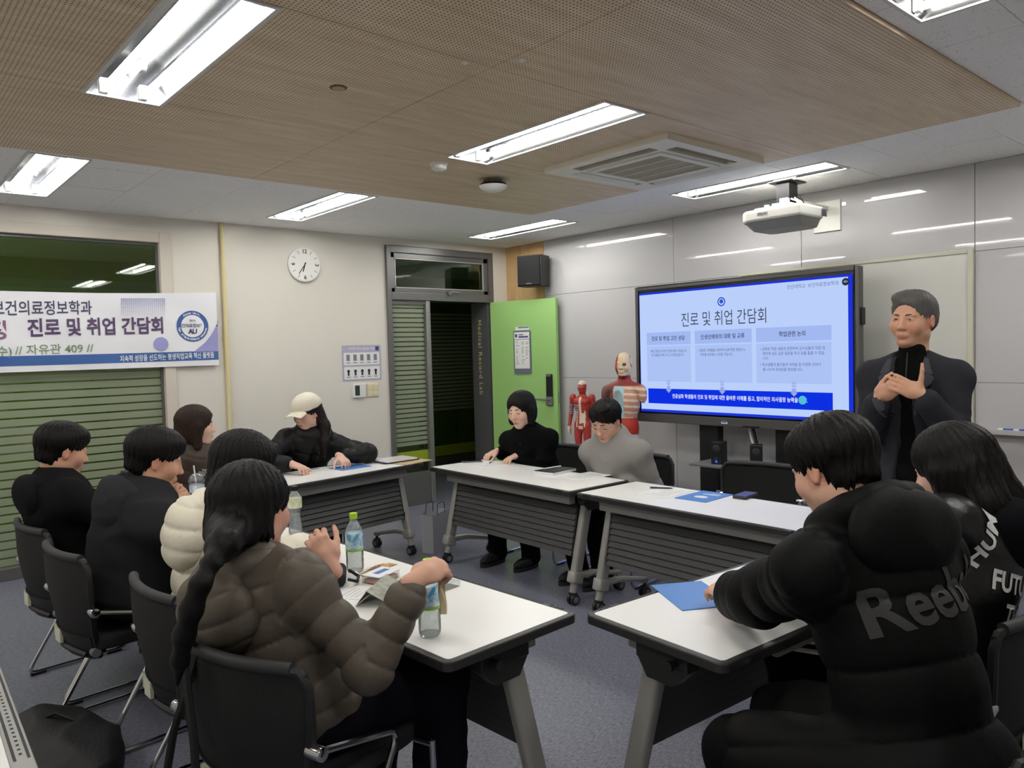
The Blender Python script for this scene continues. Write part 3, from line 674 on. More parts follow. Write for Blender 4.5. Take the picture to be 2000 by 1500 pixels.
def make_table():
    """local: x along the length, -y = modesty side (faces the ring), +y = sitter side; origin on the floor"""
    t = thing('folding_table', '', 'table')
    G().prism(rrect(TL, TD, .03, 5), ZT-.03, ZT).obj('table_edge', M_edge, t, bevel=.005)
    G().prism(rrect(TL-.042, TD-.042, .014, 4), ZT-.002, ZT+.0008).obj('table_top', M_top, t)
    for s in (-1, 1):
        G().box((s*.36-.24, -TD/2+.003, ZT-.0005), (s*.36+.24, -TD/2+.014, ZT+.0006)).obj('edge_slot', M_slot, t)
        for k in range(3): G().box((s*.66+(k-1)*.022-.005, -TD/2-.001, ZT-.02), (s*.66+(k-1)*.022+.005, -TD/2+.016, ZT+.001)).obj('edge_clip', M_slot, t)
    G().box((-TL/2+.10, -.175, ZT-.105), (TL/2-.10, -.125, ZT-.032)).obj('front_beam', M_leg, t, bevel=.004)
    G().tube([(-.42, .17, ZT-.03), (-.42, .20, ZT-.085), (.42, .20, ZT-.085), (.42, .17, ZT-.03)], .009, 8, .04).obj('release_bar', M_leg, t, True)
    for s in (-1, 1):
        x = s*(TL/2-.085)
        lg = place('leg', None, t)
        a, b = Vector((x, -.03, ZT-.06)), Vector((x, -.165, .13)); dd = (b-a)
        m = basis(a, (1,0,0), dd.cross(Vector((1,0,0))))  # local x width, y depth, z along leg (down)
        L = dd.length
        G().prism(rrect(.052, .072, .018, 3), 0, L, basis(a, (1,0,0), Vector((0,0,1)).cross(Vector((1,0,0)))+Vector((0,0,-.2))) if False else basis(a, (1,0,0), dd.normalized().cross(Vector((1,0,0))))).obj('column', M_leg, lg, True)
        G().prism(rrect(.072, .094, .02, 3), L-.07, L-.005, basis(a, (1,0,0), dd.normalized().cross(Vector((1,0,0))))).obj('collar', M_leg, lg, True, bevel=.004)
        G().cyl(b, (x, -.18, .075), .024, .022, 10).obj('foot_sleeve', M_leg, lg, True)
        G().tube([(x, -.14, .17), (x, .0, .165), (x, .235, .115)], .019, 8, rads=[.026, .02, .016]).box((x-.018, .21, .095), (x+.018, .25, .125)).obj('base_arm', M_leg, lg, True)
        G().box((x-.03, -.10, ZT-.10), (x+.03, .10, ZT-.031)).prism([(-.10, 0), (.10, 0), (.04, -.06), (-.06, -.06)], x-.028, x+.028, Matrix(((0,0,1,0),(1,0,0,0),(0,1,0,ZT-.095),(0,0,0,1)))).obj('pivot_block', M_edge, lg, bevel=.005)
        G().cyl((x+s*.028, .06, ZT-.075), (x+s*.062, .06, ZT-.075), .011, n=12).cyl((x+s*.055, .06, ZT-.075), (x+s*.068, .06, ZT-.075), .016, n=12).obj('lock_knob', M_tyre, lg, True)
        caster(t, x, -.18); caster(t, x, .235)
    # modesty panel: slats in the slanting plane of the legs
    pa, pb = Vector((0, -.075, ZT-.11)), Vector((0, -.142, .285)); n = 9
    pm = basis(pa, (1,0,0), (pb-pa).normalized()); PL = (pb-pa).length; hw = TL/2-.125
    pnl = place('modesty_panel', None, t)
    zs = G().add([(-hw, .001, -.002), (hw, .001, -.002), (hw, PL/n-.002, -.017), (-hw, PL/n-.002, -.017), (-hw, .001, .004), (hw, .001, .004), (hw, PL/n+.002, .004), (-hw, PL/n+.002, .004)],
        [(0,3,2,1),(4,5,6,7),(0,1,5,4),(1,2,6,5),(2,3,7,6),(3,0,4,7)]).mesh('slat', M_slat, bevel=.0015, bseg=1)
    for i in range(n):
        o = place('slat', zs, pnl); mm = pm @ Matrix.Translation((0, i*PL/n, 0)); o.location = mm.to_translation(); o.rotation_euler = mm.to_euler()
    for s in (-1, 1):
        G().box((s*(hw+.004)-.006, 0, -.008), (s*(hw+.004)+.006, PL, .013), pm).obj('side_channel', M_slot, pnl)
        G().box((s*(hw+.03)-.03, PL-.05, -.01), (s*(hw+.03)+.014, PL-.02, .016), pm).obj('panel_clip', M_tyre, pnl)
    return t
T0 = make_table()
def unit(a, b): v = Vector(b)-Vector(a); v.z = 0; return v.normalized()
RECTS = []
def put_table(i, corner, along, inward, label):
    """corner: ring-side corner on the floor plan; along: unit vector along the length; inward: -> sitter side"""
    o = T0 if i == 0 else copy_tree(T0)
    c = Vector(corner)+Vector(along)*TL/2+Vector(inward)*TD/2
    RECTS.append((np.array([c.x, c.y]), np.array([along[0], along[1]]), np.array([inward[0], inward[1]])))
    y = Vector(inward); o.location = (c.x, c.y, 0); o.rotation_euler = (0, 0, math.atan2(y.y, y.x)-math.pi/2)
    return tag(o, label, 'table')
P_ = lambda x, y: Vector((x, y, 0))
cNL = at(1130, 1197, Z=ZT); uNL = unit(cNL, at(595, 1037, Z=ZT)); iNL = Vector((-uNL.y, uNL.x, 0))
TAB = {}
TAB['NL'] = put_table(0, P_(cNL.x, cNL.y), uNL, iNL, 'white folding table with water bottles and snacks before the olive puffer jacket')
c2 = P_(cNL.x, cNL.y)+uNL*(TL+.01); TAB['NL2'] = put_table(1, c2, uNL, iNL, 'white folding table in front of the two people in black hoodies')
cNR = at(1137, 1199, Z=ZT); uNR = unit(cNR, at(1525, 1077, Z=ZT)); iNR = Vector((uNR.y, -uNR.x, 0))
TAB['NR'] = put_table(2, P_(cNR.x+.006, cNR.y), uNR, iNR, 'white folding table under the arms of the person in the lettered black puffer')
cFL = at(830, 903, Z=ZT); uFL = unit(cFL, at(556, 951, Z=ZT)); iFL = Vector((uFL.y, -uFL.x, 0)); iFL = iFL if iFL.y > 0 else -iFL
TAB['FL'] = put_table(3, P_(cFL.x, cFL.y), uFL, iFL, 'white folding table in front of the woman in the cream cap')
cC = at(1112, 961, Z=ZT); uC = unit(cC, at(835, 912, Z=ZT)); iC = Vector((uC.y, -uC.x, 0)); iC = iC if iC.x > 0 else -iC
TAB['C'] = put_table(4, P_(cC.x, cC.y), uC, iC, 'white folding table before the woman in black and the man in grey')
cR = at(1120, 962, Z=ZT); uR = -uC; iR = iC
TAB['R'] = put_table(5, P_(cR.x+.0, cR.y-.012), uR, iR, 'white folding table below the big screen with one empty chair behind it')

# ------------------------------------------------------------------ sled chairs
M_mesh = mat('chair_mesh', (14, 14, 15), .75, bump=(500, .5)); M_shell = mat('chair_shell', (20, 20, 21), .55); M_rail = mat('chair_rail', (46, 46, 48), .6); M_stk = mat('sticker_cream', (222, 220, 200), .6); M_stg = mat('sticker_green', (186, 204, 168), .6)
def make_chair():
    """local: +x = front of the seat, origin on the floor under the seat centre"""
    t = thing('mesh_chair', '', 'chair')
    W2 = .235
    G().prism(rrect(.45, .46, .07, 6, .03, 0), .425, .475).obj('seat', M_mesh, t, True, bevel=.012, bseg=3)
    # back shell: curved in plan, tapering down, leaning back
    def bp(u, v):   # u -1..1 across, v 0 bottom..1 top
        w = (.165+.09*min(1, v*1.6)) * (1-.05*max(0, v-.85)/.15)
        y = u*w; z = .38+.42*v; x = -.20-.055*v-.02*math.sin(v*math.pi) + .045*u*u
        return x, y, z
    def sheet(u0, u1, v0, v1, th, nu=12, nv=12):
        g = G(); F = [[bp(u0+(u1-u0)*i/nu, v0+(v1-v0)*j/nv) for i in range(nu+1)] for j in range(nv+1)]
        B = [[(x-th, y, z) for x, y, z in r] for r in F]; g.grid(F); g.grid([r[::-1] for r in B])
        edge = [(F[0], B[0]), ([r[-1] for r in F], [r[-1] for r in B]), (F[-1][::-1], B[-1][::-1]), ([r[0] for r in F][::-1], [r[0] for r in B][::-1])]
        for a, b in edge: g.grid([b, a])
        return g
    sheet(-1, 1, .0, .98, .012).obj('back_mesh', M_mesh, t, True)
    pts = [bp(-1, .02), bp(-1, .3), bp(-1, .6), bp(-1, .9), bp(-.93, .985), bp(-.7, 1.0), bp(0, 1.0), bp(.7, 1.0), bp(.93, .985), bp(1, .9), bp(1, .6), bp(1, .3), bp(1, .02)]
    G().tube([(x-.006, y, z) for x, y, z in pts], .013, 8).obj('back_frame', M_shell, t, True)
    G().tube([(x-.006, y, z+.003) for x, y, z in [bp(u, 1.0) for u in np.linspace(-.86, .86, 13)]], .017, 10).obj('top_rail', M_rail, t, True)
    sheet(-.98, .98, .0, .24, .022, 10, 6).obj('lumbar_shell', M_shell, t, True)
    G().tube([(x-.026, y, z) for x, y, z in [bp(u, .02+.06*(1-u*u)) for u in np.linspace(-.8, .8, 11)]], .012, 6).obj('shell_rib', M_rail, t, True)
    x, y, z = bp(.35, .10)
    for nme, u, v, m in (('sticker', .22, .17, M_stk), ('sticker', .68, .15, M_stg)):
        x, y, z = bp(u, v); G().box((x-.034, y-.03, z-.028), (x-.022, y+.03, z+.028)).obj(nme, m, t)
    G().box((-.19, -.18, .40), (-.14, .18, .43)).obj('seat_bracket', M_shell, t, bevel=.006)
    for s in (-1, 1):
        y = s*.262
        x1, y1, z1 = bp(1, .52); y1 = abs(y1)*s
        G().tube([(x1-.005, s*.262, z1), (.10, y, .52), (-.21, y, .013), (.27, y, .013), (.25, y, .42)], .0095, 8, .05, 5).obj('sled_tube', M_chrome, t, True)
        G().cyl((x1-.005, y1*.98, z1), (x1-.005, s*.285, z1), .019, n=14).obj('pivot_knob', M_chrome, t, True, bevel=.003)
        G().cyl((-.185, s*.17, .415), (-.185, s*.20, .415), .018, n=12).obj('hinge_cap', M_hub, t, True)
        for xx in (-.16, .2): G().box((xx-.035, y-.011, 0), (xx+.035, y+.011, .014)).obj('floor_pad', M_tyre, t, bevel=.002)
    G().cyl((.25, -.262, .41), (.25, .262, .41), .011, n=8).obj('front_bar', M_chrome, t, True)
    return t
CH0 = make_chair(); CHAIRS = []
def put_chair(x, y, face, label):
    o = CH0 if not CHAIRS else copy_tree(CH0); CHAIRS.append(o)
    o.location = (x, y, 0); o.rotation_euler = (0, 0, math.radians(face)); return tag(o, label, 'chair')
put_chair(.855, 4.23, 6, 'black mesh sled chair under the crop-haired person in the fleece hoodie')
put_chair(.865, 3.575, 6, 'black mesh sled chair under the person resting chin on clasped hands')
put_chair(.98, 2.74, 2, 'black mesh sled chair under the person in the cream puffer jacket')
put_chair(.945, 2.03, 18, 'black mesh sled chair with a bag strap over its back')
put_chair(1.83, .61, 80, 'black mesh sled chair under the person in the lettered black puffer')
put_chair(2.46, .895, 92, 'black mesh sled chair under the person with white slogan jacket')
put_chair(4.05, 4.24, 184, 'black mesh sled chair under the woman in the black cardigan')
put_chair(4.02, 3.47, 182, 'black mesh sled chair under the man in the grey sweater')
put_chair(4.12, 2.58, 190, 'empty black mesh-backed chair standing before the screen stand')
put_chair(2.64, 5.62, 264, 'black mesh sled chair under the woman in the cream cap')
put_chair(1.59, 5.45, 266, 'black mesh sled chair under the woman in the brown puffer jacket')
# ------------------------------------------------------------------ big screen on a trolley stand
TVX = 5.285; EXPO = 2**VS.exposure
tv = thing('presentation_screen', 'large grey-framed touch screen showing a blue Korean slide', 'screen', (TVX, 0, 0))
def zs(x, y): return at(1230+x/4.255, 510+y/4.255, X=TVX)
o_tl, o_tr, o_bl = zs(34, 226), zs(1914, 32), zs(70, 1326)
Y0, Y1 = (o_tl.y+o_bl.y)/2, (o_tr.y+.01); Z1, Z0 = (o_tl.z+o_tr.z)/2, o_bl.z
s_b = zs(97, 1250).z; M_bez = mat('bezel_grey', (96, 96, 94), .4, .4)
SY0, SY1, SZ0, SZ1 = Y0-.03, Y1+.03, s_b-.012, Z1-.03
g = G()
g.box((0, Y1, Z0), (.07, SY1, Z1)).box((0, SY0, Z0), (.07, Y0, Z1)).box((0, SY1, SZ1), (.07, SY0, Z1)).box((0, SY1, Z0), (.07, SY0, SZ0)).obj('bezel', M_bez, tv, bevel=.004)
G().box((.03, Y1+.02, Z0+.05), (.10, Y0-.02, Z1-.05)).obj('rear_cover', M_black, tv, bevel=.01)
G().box((.006, SY1, SZ0), (.03, SY0, SZ1)).obj('screen_black', mat('screen_border', (10, 10, 12), .2), tv)
def scr_mat(n, c): return mat_emit('screen_'+n, c, 1/EXPO)
def sbox(name, ya, za, yb, zb, off, m): return G().box((-off, min(ya, yb), min(za, zb)), (.0062-off+.006, max(ya, yb), max(za, zb))).obj(name, m, tv)
sw_, sh_ = SY0-SY1, SZ1-SZ0
def U(u): return SY0-u*sw_
def V(v): return SZ0+v*sh_
sbox('slide_blue', U(.012), V(.016), U(.992), V(.978), .0062, scr_mat('blue', (28, 52, 214)))
sbox('slide_ground', U(.014), V(.036), U(.978), V(.962), .0068, scr_mat('ground', (186, 207, 250)))
def stext(name, s, size, u, v, c, align='CENTER', bold=0.0, sq=1.0, sp=1.0):
    return text(name, s, size, scr_mat(c[0], c[1]), tv, basis((-.0098, U(u), V(v)), (0,-1,0), (0,0,1)) @ Matrix.Scale(sq, 4, (1,0,0)), align, bold, sp, 0.0)
dk = ('ink', (58, 66, 92)); mid = ('ink2', (96, 108, 148)); wt = ('white', (226, 234, 255))
cols = [((.052, .29), '진로 및 취업 고민 상담'), ((.312, .585), '인생선배와의 대화 및 교류'), ((.605, .915), '학업관련 논의')]
for (a, b), h in cols:
    sbox('column_header', U(a), V(.555), U(b), V(.655), .0075, scr_mat('header', (162, 184, 240)))
    sbox('column_box', U(a), V(.262), U(b), V(.545), .0075, scr_mat('box', (172, 194, 244)))
    stext('slide_heading', h, .043, (a+b)/2, .603, dk, bold=.0006, sq=.86)
_tt = stext('slide_title', '진로 및 취업 간담회', .128, .45, .735, ('title', (62, 70, 92)), sq=.76); _tt['kind'] = 'stuff'
stext('slide_corner', '안산대학교  보건의료정보학과', .034, .945, .925, mid, 'RIGHT', sq=.92)
L1 = [('• 취업, 취업 등 다양한 진로에 대한 고민을 교수', 0, .503), ('   및 선배들과 함께 나누고 조언을 받습니다.', 0, .472), ('• 졸업한 선배들을 초청하여 실제 취업 경험과 노', 1, .503), ('   하우를 공유받는 시간을 가집니다.', 1, .470),
      ('• 심화된 학업 내용과 관련하여 교수님들과 직접 대', 2, .503), ('   화하며 심도 깊은 질문을 하고 답을 들을 수 있습', 2, .470), ('   니다.', 2, .437), ('• 학교생활의 즐거움과 어려움 등 다양한 이야기', 2, .392), ('   를 나누며 유대감을 형성합니다.', 2, .358)]
for s, c, v in L1: stext('slide_line', s, .0275, cols[c][0][0]+.018, v, mid, 'LEFT', sq=(.72, .80, .90)[c], bold=.0002)
sbox('slide_footer', U(.055), V(.085), U(.918), V(.205), .0075, scr_mat('footer', (12, 48, 226)))
stext('slide_footer_text', '전공심화 학생들의 진로 및 취업에 대한 올바른 이해를 돕고, 합리적인 의사결정 능력을 향상.', .040, .505, .146, wt, bold=.0007, sq=.80)
for u in (.17, .445, .765):
    for k, (dv, h) in enumerate(((.262, .018), (.242, .016))):
        m = basis((-.0082, U(u), V(dv)), (0,-1,0), (0,0,1)); G().prism([(-.018, .016), (0, .002), (.018, .016), (.018, .006), (0, -.010), (-.018, .006)], 0, .0006, m).obj('slide_chevron', scr_mat('arrow', (150, 168, 226)), tv)
    m = basis((-.0084, U(u), V(.2)), (0,-1,0), (0,0,1)); G().prism([(-.016, .03), (.016, .03), (.016, 0), (.030, 0), (0, -.030), (-.030, 0), (-.016, 0)], 0, .0006, m).obj('slide_arrow', scr_mat('arrow', (150, 168, 226)), tv)
def sdisc(name, u, v, r, off, c, r0=0.0):
    m = basis((-off, U(u), V(v)), (0,-1,0), (0,0,1)); n = 28
    if r0: g = G().grid([[tuple(m @ Vector((rr*math.cos(2*math.pi*k/n), rr*math.sin(2*math.pi*k/n), 0))) for k in range(n+1)] for rr in (r0, r)])
    else: g = G().add([tuple(m @ Vector((r*math.cos(2*math.pi*k/n), r*math.sin(2*math.pi*k/n), 0))) for k in range(n)], [tuple(range(n))])
    return g.obj(name, scr_mat(*c), tv)
sdisc('pin_ring', .447, .862, .036, .0086, ('pin', (44, 84, 204)), .026); sdisc('pin_dot', .447, .864, .017, .0088, ('pin', (44, 84, 204)))
sdisc('mute_button', .970, .930, .026, .0090, ('mute', (40, 46, 66))); stext('mute_mark', '◁×', .022, .970, .930, wt)
sdisc('touch_dot', .80, .150, .032, .0104, ('touch', (84, 190, 214)))
G().box((-.0022, -.028, -.008), (0, .028, .008), Matrix.Translation((0, U(.45), Z0+.028))).obj('maker_badge', M_white, tv); G().box((-.002, -.016, -.006), (0, .016, .014), Matrix.Translation((-.0006, U(.45), Z0+.036))).obj('maker_badge_blue', mat('badge_blue', (70, 120, 190), .4), tv)
G().box((-.001, -.05, -.003), (.002, .05, .003), Matrix.Translation((0, U(.06), Z0+.03))).obj('port_print', M_ink, tv); G().box((-.012, -.07, -.006), (0, .07, .006), Matrix.Translation((0, U(.575), Z0+.012))).obj('pen_rest', M_black, tv, bevel=.003)
G().box((.02, Y1-.02, 1.68), (.06, Y1, 1.80)).obj('side_module', M_black, tv, bevel=.006)
# trolley
ts = thing('screen_stand', 'black twin-column trolley stand with a shelf under the big screen', 'stand', (TVX, 0, 0)); M_std = mat('stand_black', (20, 20, 22), .45)
for a, b in ((1368, 1404), (1516, 1557)):
    ya, yb = at(a, 860, X=TVX+.12).y, at(b, 860, X=TVX+.12).y; G().box((.105, yb, .08), (.19, ya, Z0+.55)).obj('column', M_std, ts, bevel=.006)
    ym = (ya+yb)/2; G().box((-.22, ym-.04, .07), (.34, ym+.04, .13)).obj('foot', M_std, ts, bevel=.008)
    for xx in (-.19, .3): caster(ts, xx, ym, 0.0)
zsh = at(1430, 905, X=TVX-.05).z; sy0, sy1 = at(1366, 900, X=TVX-.1).y, at(1530, 915, X=TVX-.05).y
G().box((-.24, sy1, zsh-.02), (.105, sy0, zsh)).obj('shelf', mat('shelf_grey', (120, 120, 122), .45), ts, bevel=.003); G().box((.19, sy1-.1, .35), (.21, sy0-.1, .47)).obj('cross_plate', M_std, ts)
for px, nm in ((1407, 'black desk speaker with a blue light on the screen stand shelf'), (1480, 'black desk speaker beside the hanging cable on the stand shelf')):
    p = at(px, 892, X=TVX-.1); s = thing('desk_speaker', nm, 'speaker', (TVX-.12, p.y, zsh), math.radians(180+(10 if px < 1420 else 30)))
    G().box((-.06, -.045, 0), (.05, .045, .175)).obj('cabinet', M_std, s, bevel=.006)
    G().cyl((.05, 0, .125), (.053, 0, .125), .034, n=20).obj('driver_ring', M_shell, s, True); G().lathe([(.0, .004), (.012, .008), (.028, .002)], 18, Matrix.Translation((.051, 0, .125)) @ Matrix.Rotation(math.pi/2, 4, 'Y')).obj('driver_cone', M_rail, s, True); G().cyl((.05, 0, .045), (.058, 0, .045), .014, n=14).obj('volume_knob', M_rail, s, True)
    if px < 1420: G().cyl((.05, .0, .022), (.0525, .0, .022), .010, n=12).obj('power_light', mat_emit('led_blue', (50, 70, 255), .9), s)
a, b = at(1447, 836, X=TVX+.02), at(1468, 890, X=TVX+.06)
for nm, dy, r, m, lab in (('white_cable', 0, .011, M_white, 'thick white cable hanging below the big screen'), ('black_cable', -.034, .012, M_black, 'thick black cable hanging below the big screen')):
    xb = TVX+.135; tag(G().tube([(xb, a.y+dy, a.z+.08), (xb, a.y+dy, a.z), (xb, (a.y+b.y)/2+dy+.006, (a.z+b.z)/2), (xb, b.y+dy, b.z), (xb, b.y+dy-.01, zsh-.12)], r, 8).obj(nm, m, None, True), lab, 'cable')

# low cabinet that carries the two anatomical models
cb = thing('low_cabinet', 'low grey cabinet behind the table carrying the anatomical models', 'cabinet', (5.15, 4.72, 0))
G().box((-.28, -.55, .0), (.28, .55, .46)).obj('body', mat('cabinet_grey', (180, 180, 178), .5), cb, bevel=.004)
for s in (-1, 1): d_ = G().box((-.295, s*.275-.268, .03), (-.281, s*.275+.268, .44)).obj('door', mat('cabinet_grey', (180,180,178)), cb, bevel=.002); G().box((-.305, s*.04-.006, .2), (-.295, s*.04+.006, .3)).obj('handle', M_steel, d_)
CABZ = .46

# desk with monitor behind the standing man
dkp = at(1990, 985, Z=ZT+.02)
dsk = thing('lectern_desk', 'white-topped wooden desk standing behind the man in the dark blazer', 'desk', (4.62, 1.25, 0))
G().box((-.32, -.55, .71), (.32, .75, .74)).obj('desk_top', M_top, dsk, bevel=.003); G().box((-.30, -.52, .0), (.30, -.49, .71)).obj('side_panel', M_wood, dsk); G().box((-.30, .69, 0), (.30, .72, .71)).obj('side_panel', M_wood, dsk); G().box((.27, -.49, .2), (.29, .69, .71)).obj('back_panel', M_wood, dsk)
mn = thing('monitor', 'grey monitor seen edge-on beside the standing man', 'monitor', (4.62, 1.86, .74), math.radians(100))
G().box((-.015, -.25, .10), (.015, .25, .45)).obj('panel', mat('monitor_grey', (128, 122, 116), .5), mn, bevel=.004); G().box((-.02, -.262, .09), (.01, .262, .10)).box((-.02, -.262, .09), (.01, -.25, .46)).box((-.02, .25, .09), (.01, .262, .46)).box((-.02, -.262, .45), (.01, .262, .462)).obj('bezel', M_black, mn); G().box((-.02, -.03, .01), (.02, .03, .14)).box((-.09, -.11, 0), (.09, .11, .012)).obj('stand', M_black, mn, bevel=.003)

# near white desk at the edge with grey slotted trim; only its corner shows
e1, e2 = at(0, 1300, Z=ZT), at(75, 1500, Z=ZT); ue = unit(e2, e1)
nd = thing('side_desk', 'white desk corner with grey perforated edge trim beside the row of chairs', 'desk', (e2.x, e2.y, 0), math.atan2(ue.y, ue.x))
G().box((-.25, .045, .69), (.95, .60, .72)).obj('desk_top', M_top, nd, bevel=.002)
G().box((-.25, 0, .685), (.95, .045, .722)).obj('edge_trim', mat('trim_grey', (160, 160, 156), .45, .3), nd, bevel=.003)
G().box((.06, .006, .7215), (.95, .012, .7225)).obj('trim_groove', M_rail, nd); G().box((.06, .032, .7215), (.95, .038, .7225)).obj('trim_groove', M_rail, nd)
dot = G().box((-.004, -.003, 0), (.004, .003, .001)).mesh('trim_hole', M_slot)
for k in range(34): place('trim_hole', dot, nd, (.09+k*.025, .022, .7215))
for x, y in ((-.2, .08), (.9, .08), (-.2, .55), (.9, .55)): G().box((x-.02, y-.02, 0), (x+.02, y+.02, .69)).obj('leg', M_leg, nd)

# ------------------------------------------------------------------ things on the tables
M_paper = mat('paper', (232,232,230)); M_card = mat('white_card', (226, 228, 232), .6)
def flat(name, px, py, w, d, h, m, label, cat, rot=0.0, extra=None, bevel=.001, z=ZT+.001, group=None):
    p = at(px, py, Z=z); t = thing(name, label, cat, (p.x, p.y, z), math.radians(rot), group)
    G().box((-w/2, -d/2, 0), (w/2, d/2, h)).obj('sheet' if h < .003 else 'body', m, t, bevel=bevel if h > .003 else 0)
    if extra: extra(t)
    return t
M_blue = mat('brochure_blue', (76, 132, 204), .4)
def bro(t):
    G().prism([(.03*math.cos(a)*1.4, .03*math.sin(a)) for a in np.linspace(0, 6.28, 13)[:-1]], .0035, .0039, Matrix.Translation((.0, .03, 0))).obj('cover_picture', M_card, t); G().box((-.06, -.06, .0035), (.04, -.045, .0039)).obj('cover_print', M_card, t); G().box((-.06, -.08, .0035), (.0, -.07, .0039)).obj('cover_print', M_card, t)
def lines(w, d, n, x0=None):
    def f(t):
        g = G()
        for i in range(n): g.box((-w*.38, d*.36-i*d*.72/n, .0012), (w*random.uniform(.1, .38), d*.36-i*d*.72/n+.003, .0014))
        g.obj('print', mat('ink_pale', (176, 178, 186), .8), t)['kind'] = 'stuff'
    return f
flat('brochure', 1375, 970, .20, .28, .0035, M_blue, 'sky-blue brochure lying beside the dark wallet', 'brochure', 92, bro)
flat('brochure', 1352, 1163, .19, .27, .0035, M_blue, 'sky-blue brochure half under the black puffer sleeve', 'brochure', 150)
flat('brochure', 684, 913, .26, .19, .0035, M_blue, 'sky-blue brochure under the hand of the woman in the cap', 'brochure', 5)
def wal(t): G().box((-.036, -.072, .0165), (.036, .072, .019)).obj('flap', mat('wallet_navy', (58, 58, 110), .35), t); G().box((-.037, .06, .004), (.037, .0735, .0155)).obj('spine', M_black, t)
flat('wallet', 1456, 971, .08, .15, .0165, mat('wallet_dark', (40, 38, 52), .4), 'dark navy wallet-style phone case near the empty chair', 'phone case', 96, wal, .004)
flat('paper_sheet', 1298, 962, .21, .30, .0012, M_paper, 'printed white sheet under a pen beside the blue brochure', 'paper', 92, lines(.21, .3, 14))
flat('paper_sheet', 960, 907, .21, .30, .0012, M_paper, 'printed white sheet under the hands of the woman in black', 'paper', 94, lines(.21, .3, 14))
flat('paper_sheet', 1143, 930, .21, .30, .0012, M_paper, 'printed white sheet in front of the man in grey', 'paper', 88, lines(.21, .3, 16))
def pen(px, py, rot, label, m, z=ZT+.0065):
    p = at(px, py, Z=z); t = thing('pen', label, 'pen', (p.x, p.y, z), math.radians(rot))
    G().cyl((-.07, 0, 0), (.03, 0, 0), .0048, n=8).obj('barrel', m, t, True); G().cyl((.03, 0, 0), (.06, 0, 0), .0052, .003, 8).obj('grip', M_black, t, True); G().cyl((.06, 0, 0), (.07, 0, 0), .002, .0006, 6).obj('tip', M_steel, t); G().box((-.068, -.0015, .004), (-.03, .0015, .0065)).obj('clip', M_steel, t)
pen(1293, 953, -60, 'black ballpoint pen lying on a sheet beside the brochure', M_black); pen(960, 902, 215, 'white and black pen on the sheet of the woman in black', M_white)
def ntb(t): G().box((-.085, -.12, .0165), (.085, .12, .020)).obj('cover', M_black, t, bevel=.001); G().cyl((.03, -.1, .026), (.05, .06, .026), .0052, n=8).obj('pen_on_top', M_white, t, True)
flat('notebook', 1084, 922, .175, .25, .0165, M_card, 'thick white-paged notebook with black cover between the two sitters', 'notebook', 96, ntb)
def phn(t): G().prism(rrect(.066, .142, .008), .009, .0096).obj('screen_glass', mat('phone_glass', (28, 30, 34), .08), t); G().prism(rrect(.02, .02, .006, 3, -.018, .05), .0096, .0105).obj('camera_bump', M_rail, t)
flat('phone', 922, 902, .074, .152, .009, mat('phone_grey', (92, 96, 98), .35), 'dark grey phone near the hand of the woman in black', 'phone', 60, phn, .003)
def ph2(t): G().prism(rrect(.07, .146, .012), .010, .0112).obj('clear_back', mat('phone_silver', (188, 192, 190), .25), t); G().prism(rrect(.03, .03, .008, 3, 0, .045), .0112, .013).obj('camera_bump', M_white, t)
flat('phone', 607, 920, .078, .155, .010, mat('phone_case', (206, 210, 206), .3), 'pale phone in a clear case by the hand of the woman in the cap', 'phone', 100, ph2, .004)
# paper pile at the table corner by the door
for k, (px, py, w, d, h, m, lab, r) in enumerate(((800, 902, .30, .22, .004, mat('kraft', (188, 164, 128), .7), 'brown kraft envelope on the table corner by the door post', 12), (772, 899, .31, .22, .008, mat('folder_navy', (58, 68, 92), .5), 'dark blue folder on the table corner by the door post', -4))):
    flat('envelope' if k == 0 else 'folder', px, py, w, d, h, m, lab, 'stationery', r, z=ZT+.001+.0045*k)
flat('booklet', 772, 898, .28, .20, .012, mat('glossy_page', (222, 222, 222), .18), 'glossy open booklet lying on the dark blue folder', 'booklet', 2, z=ZT+.0145)

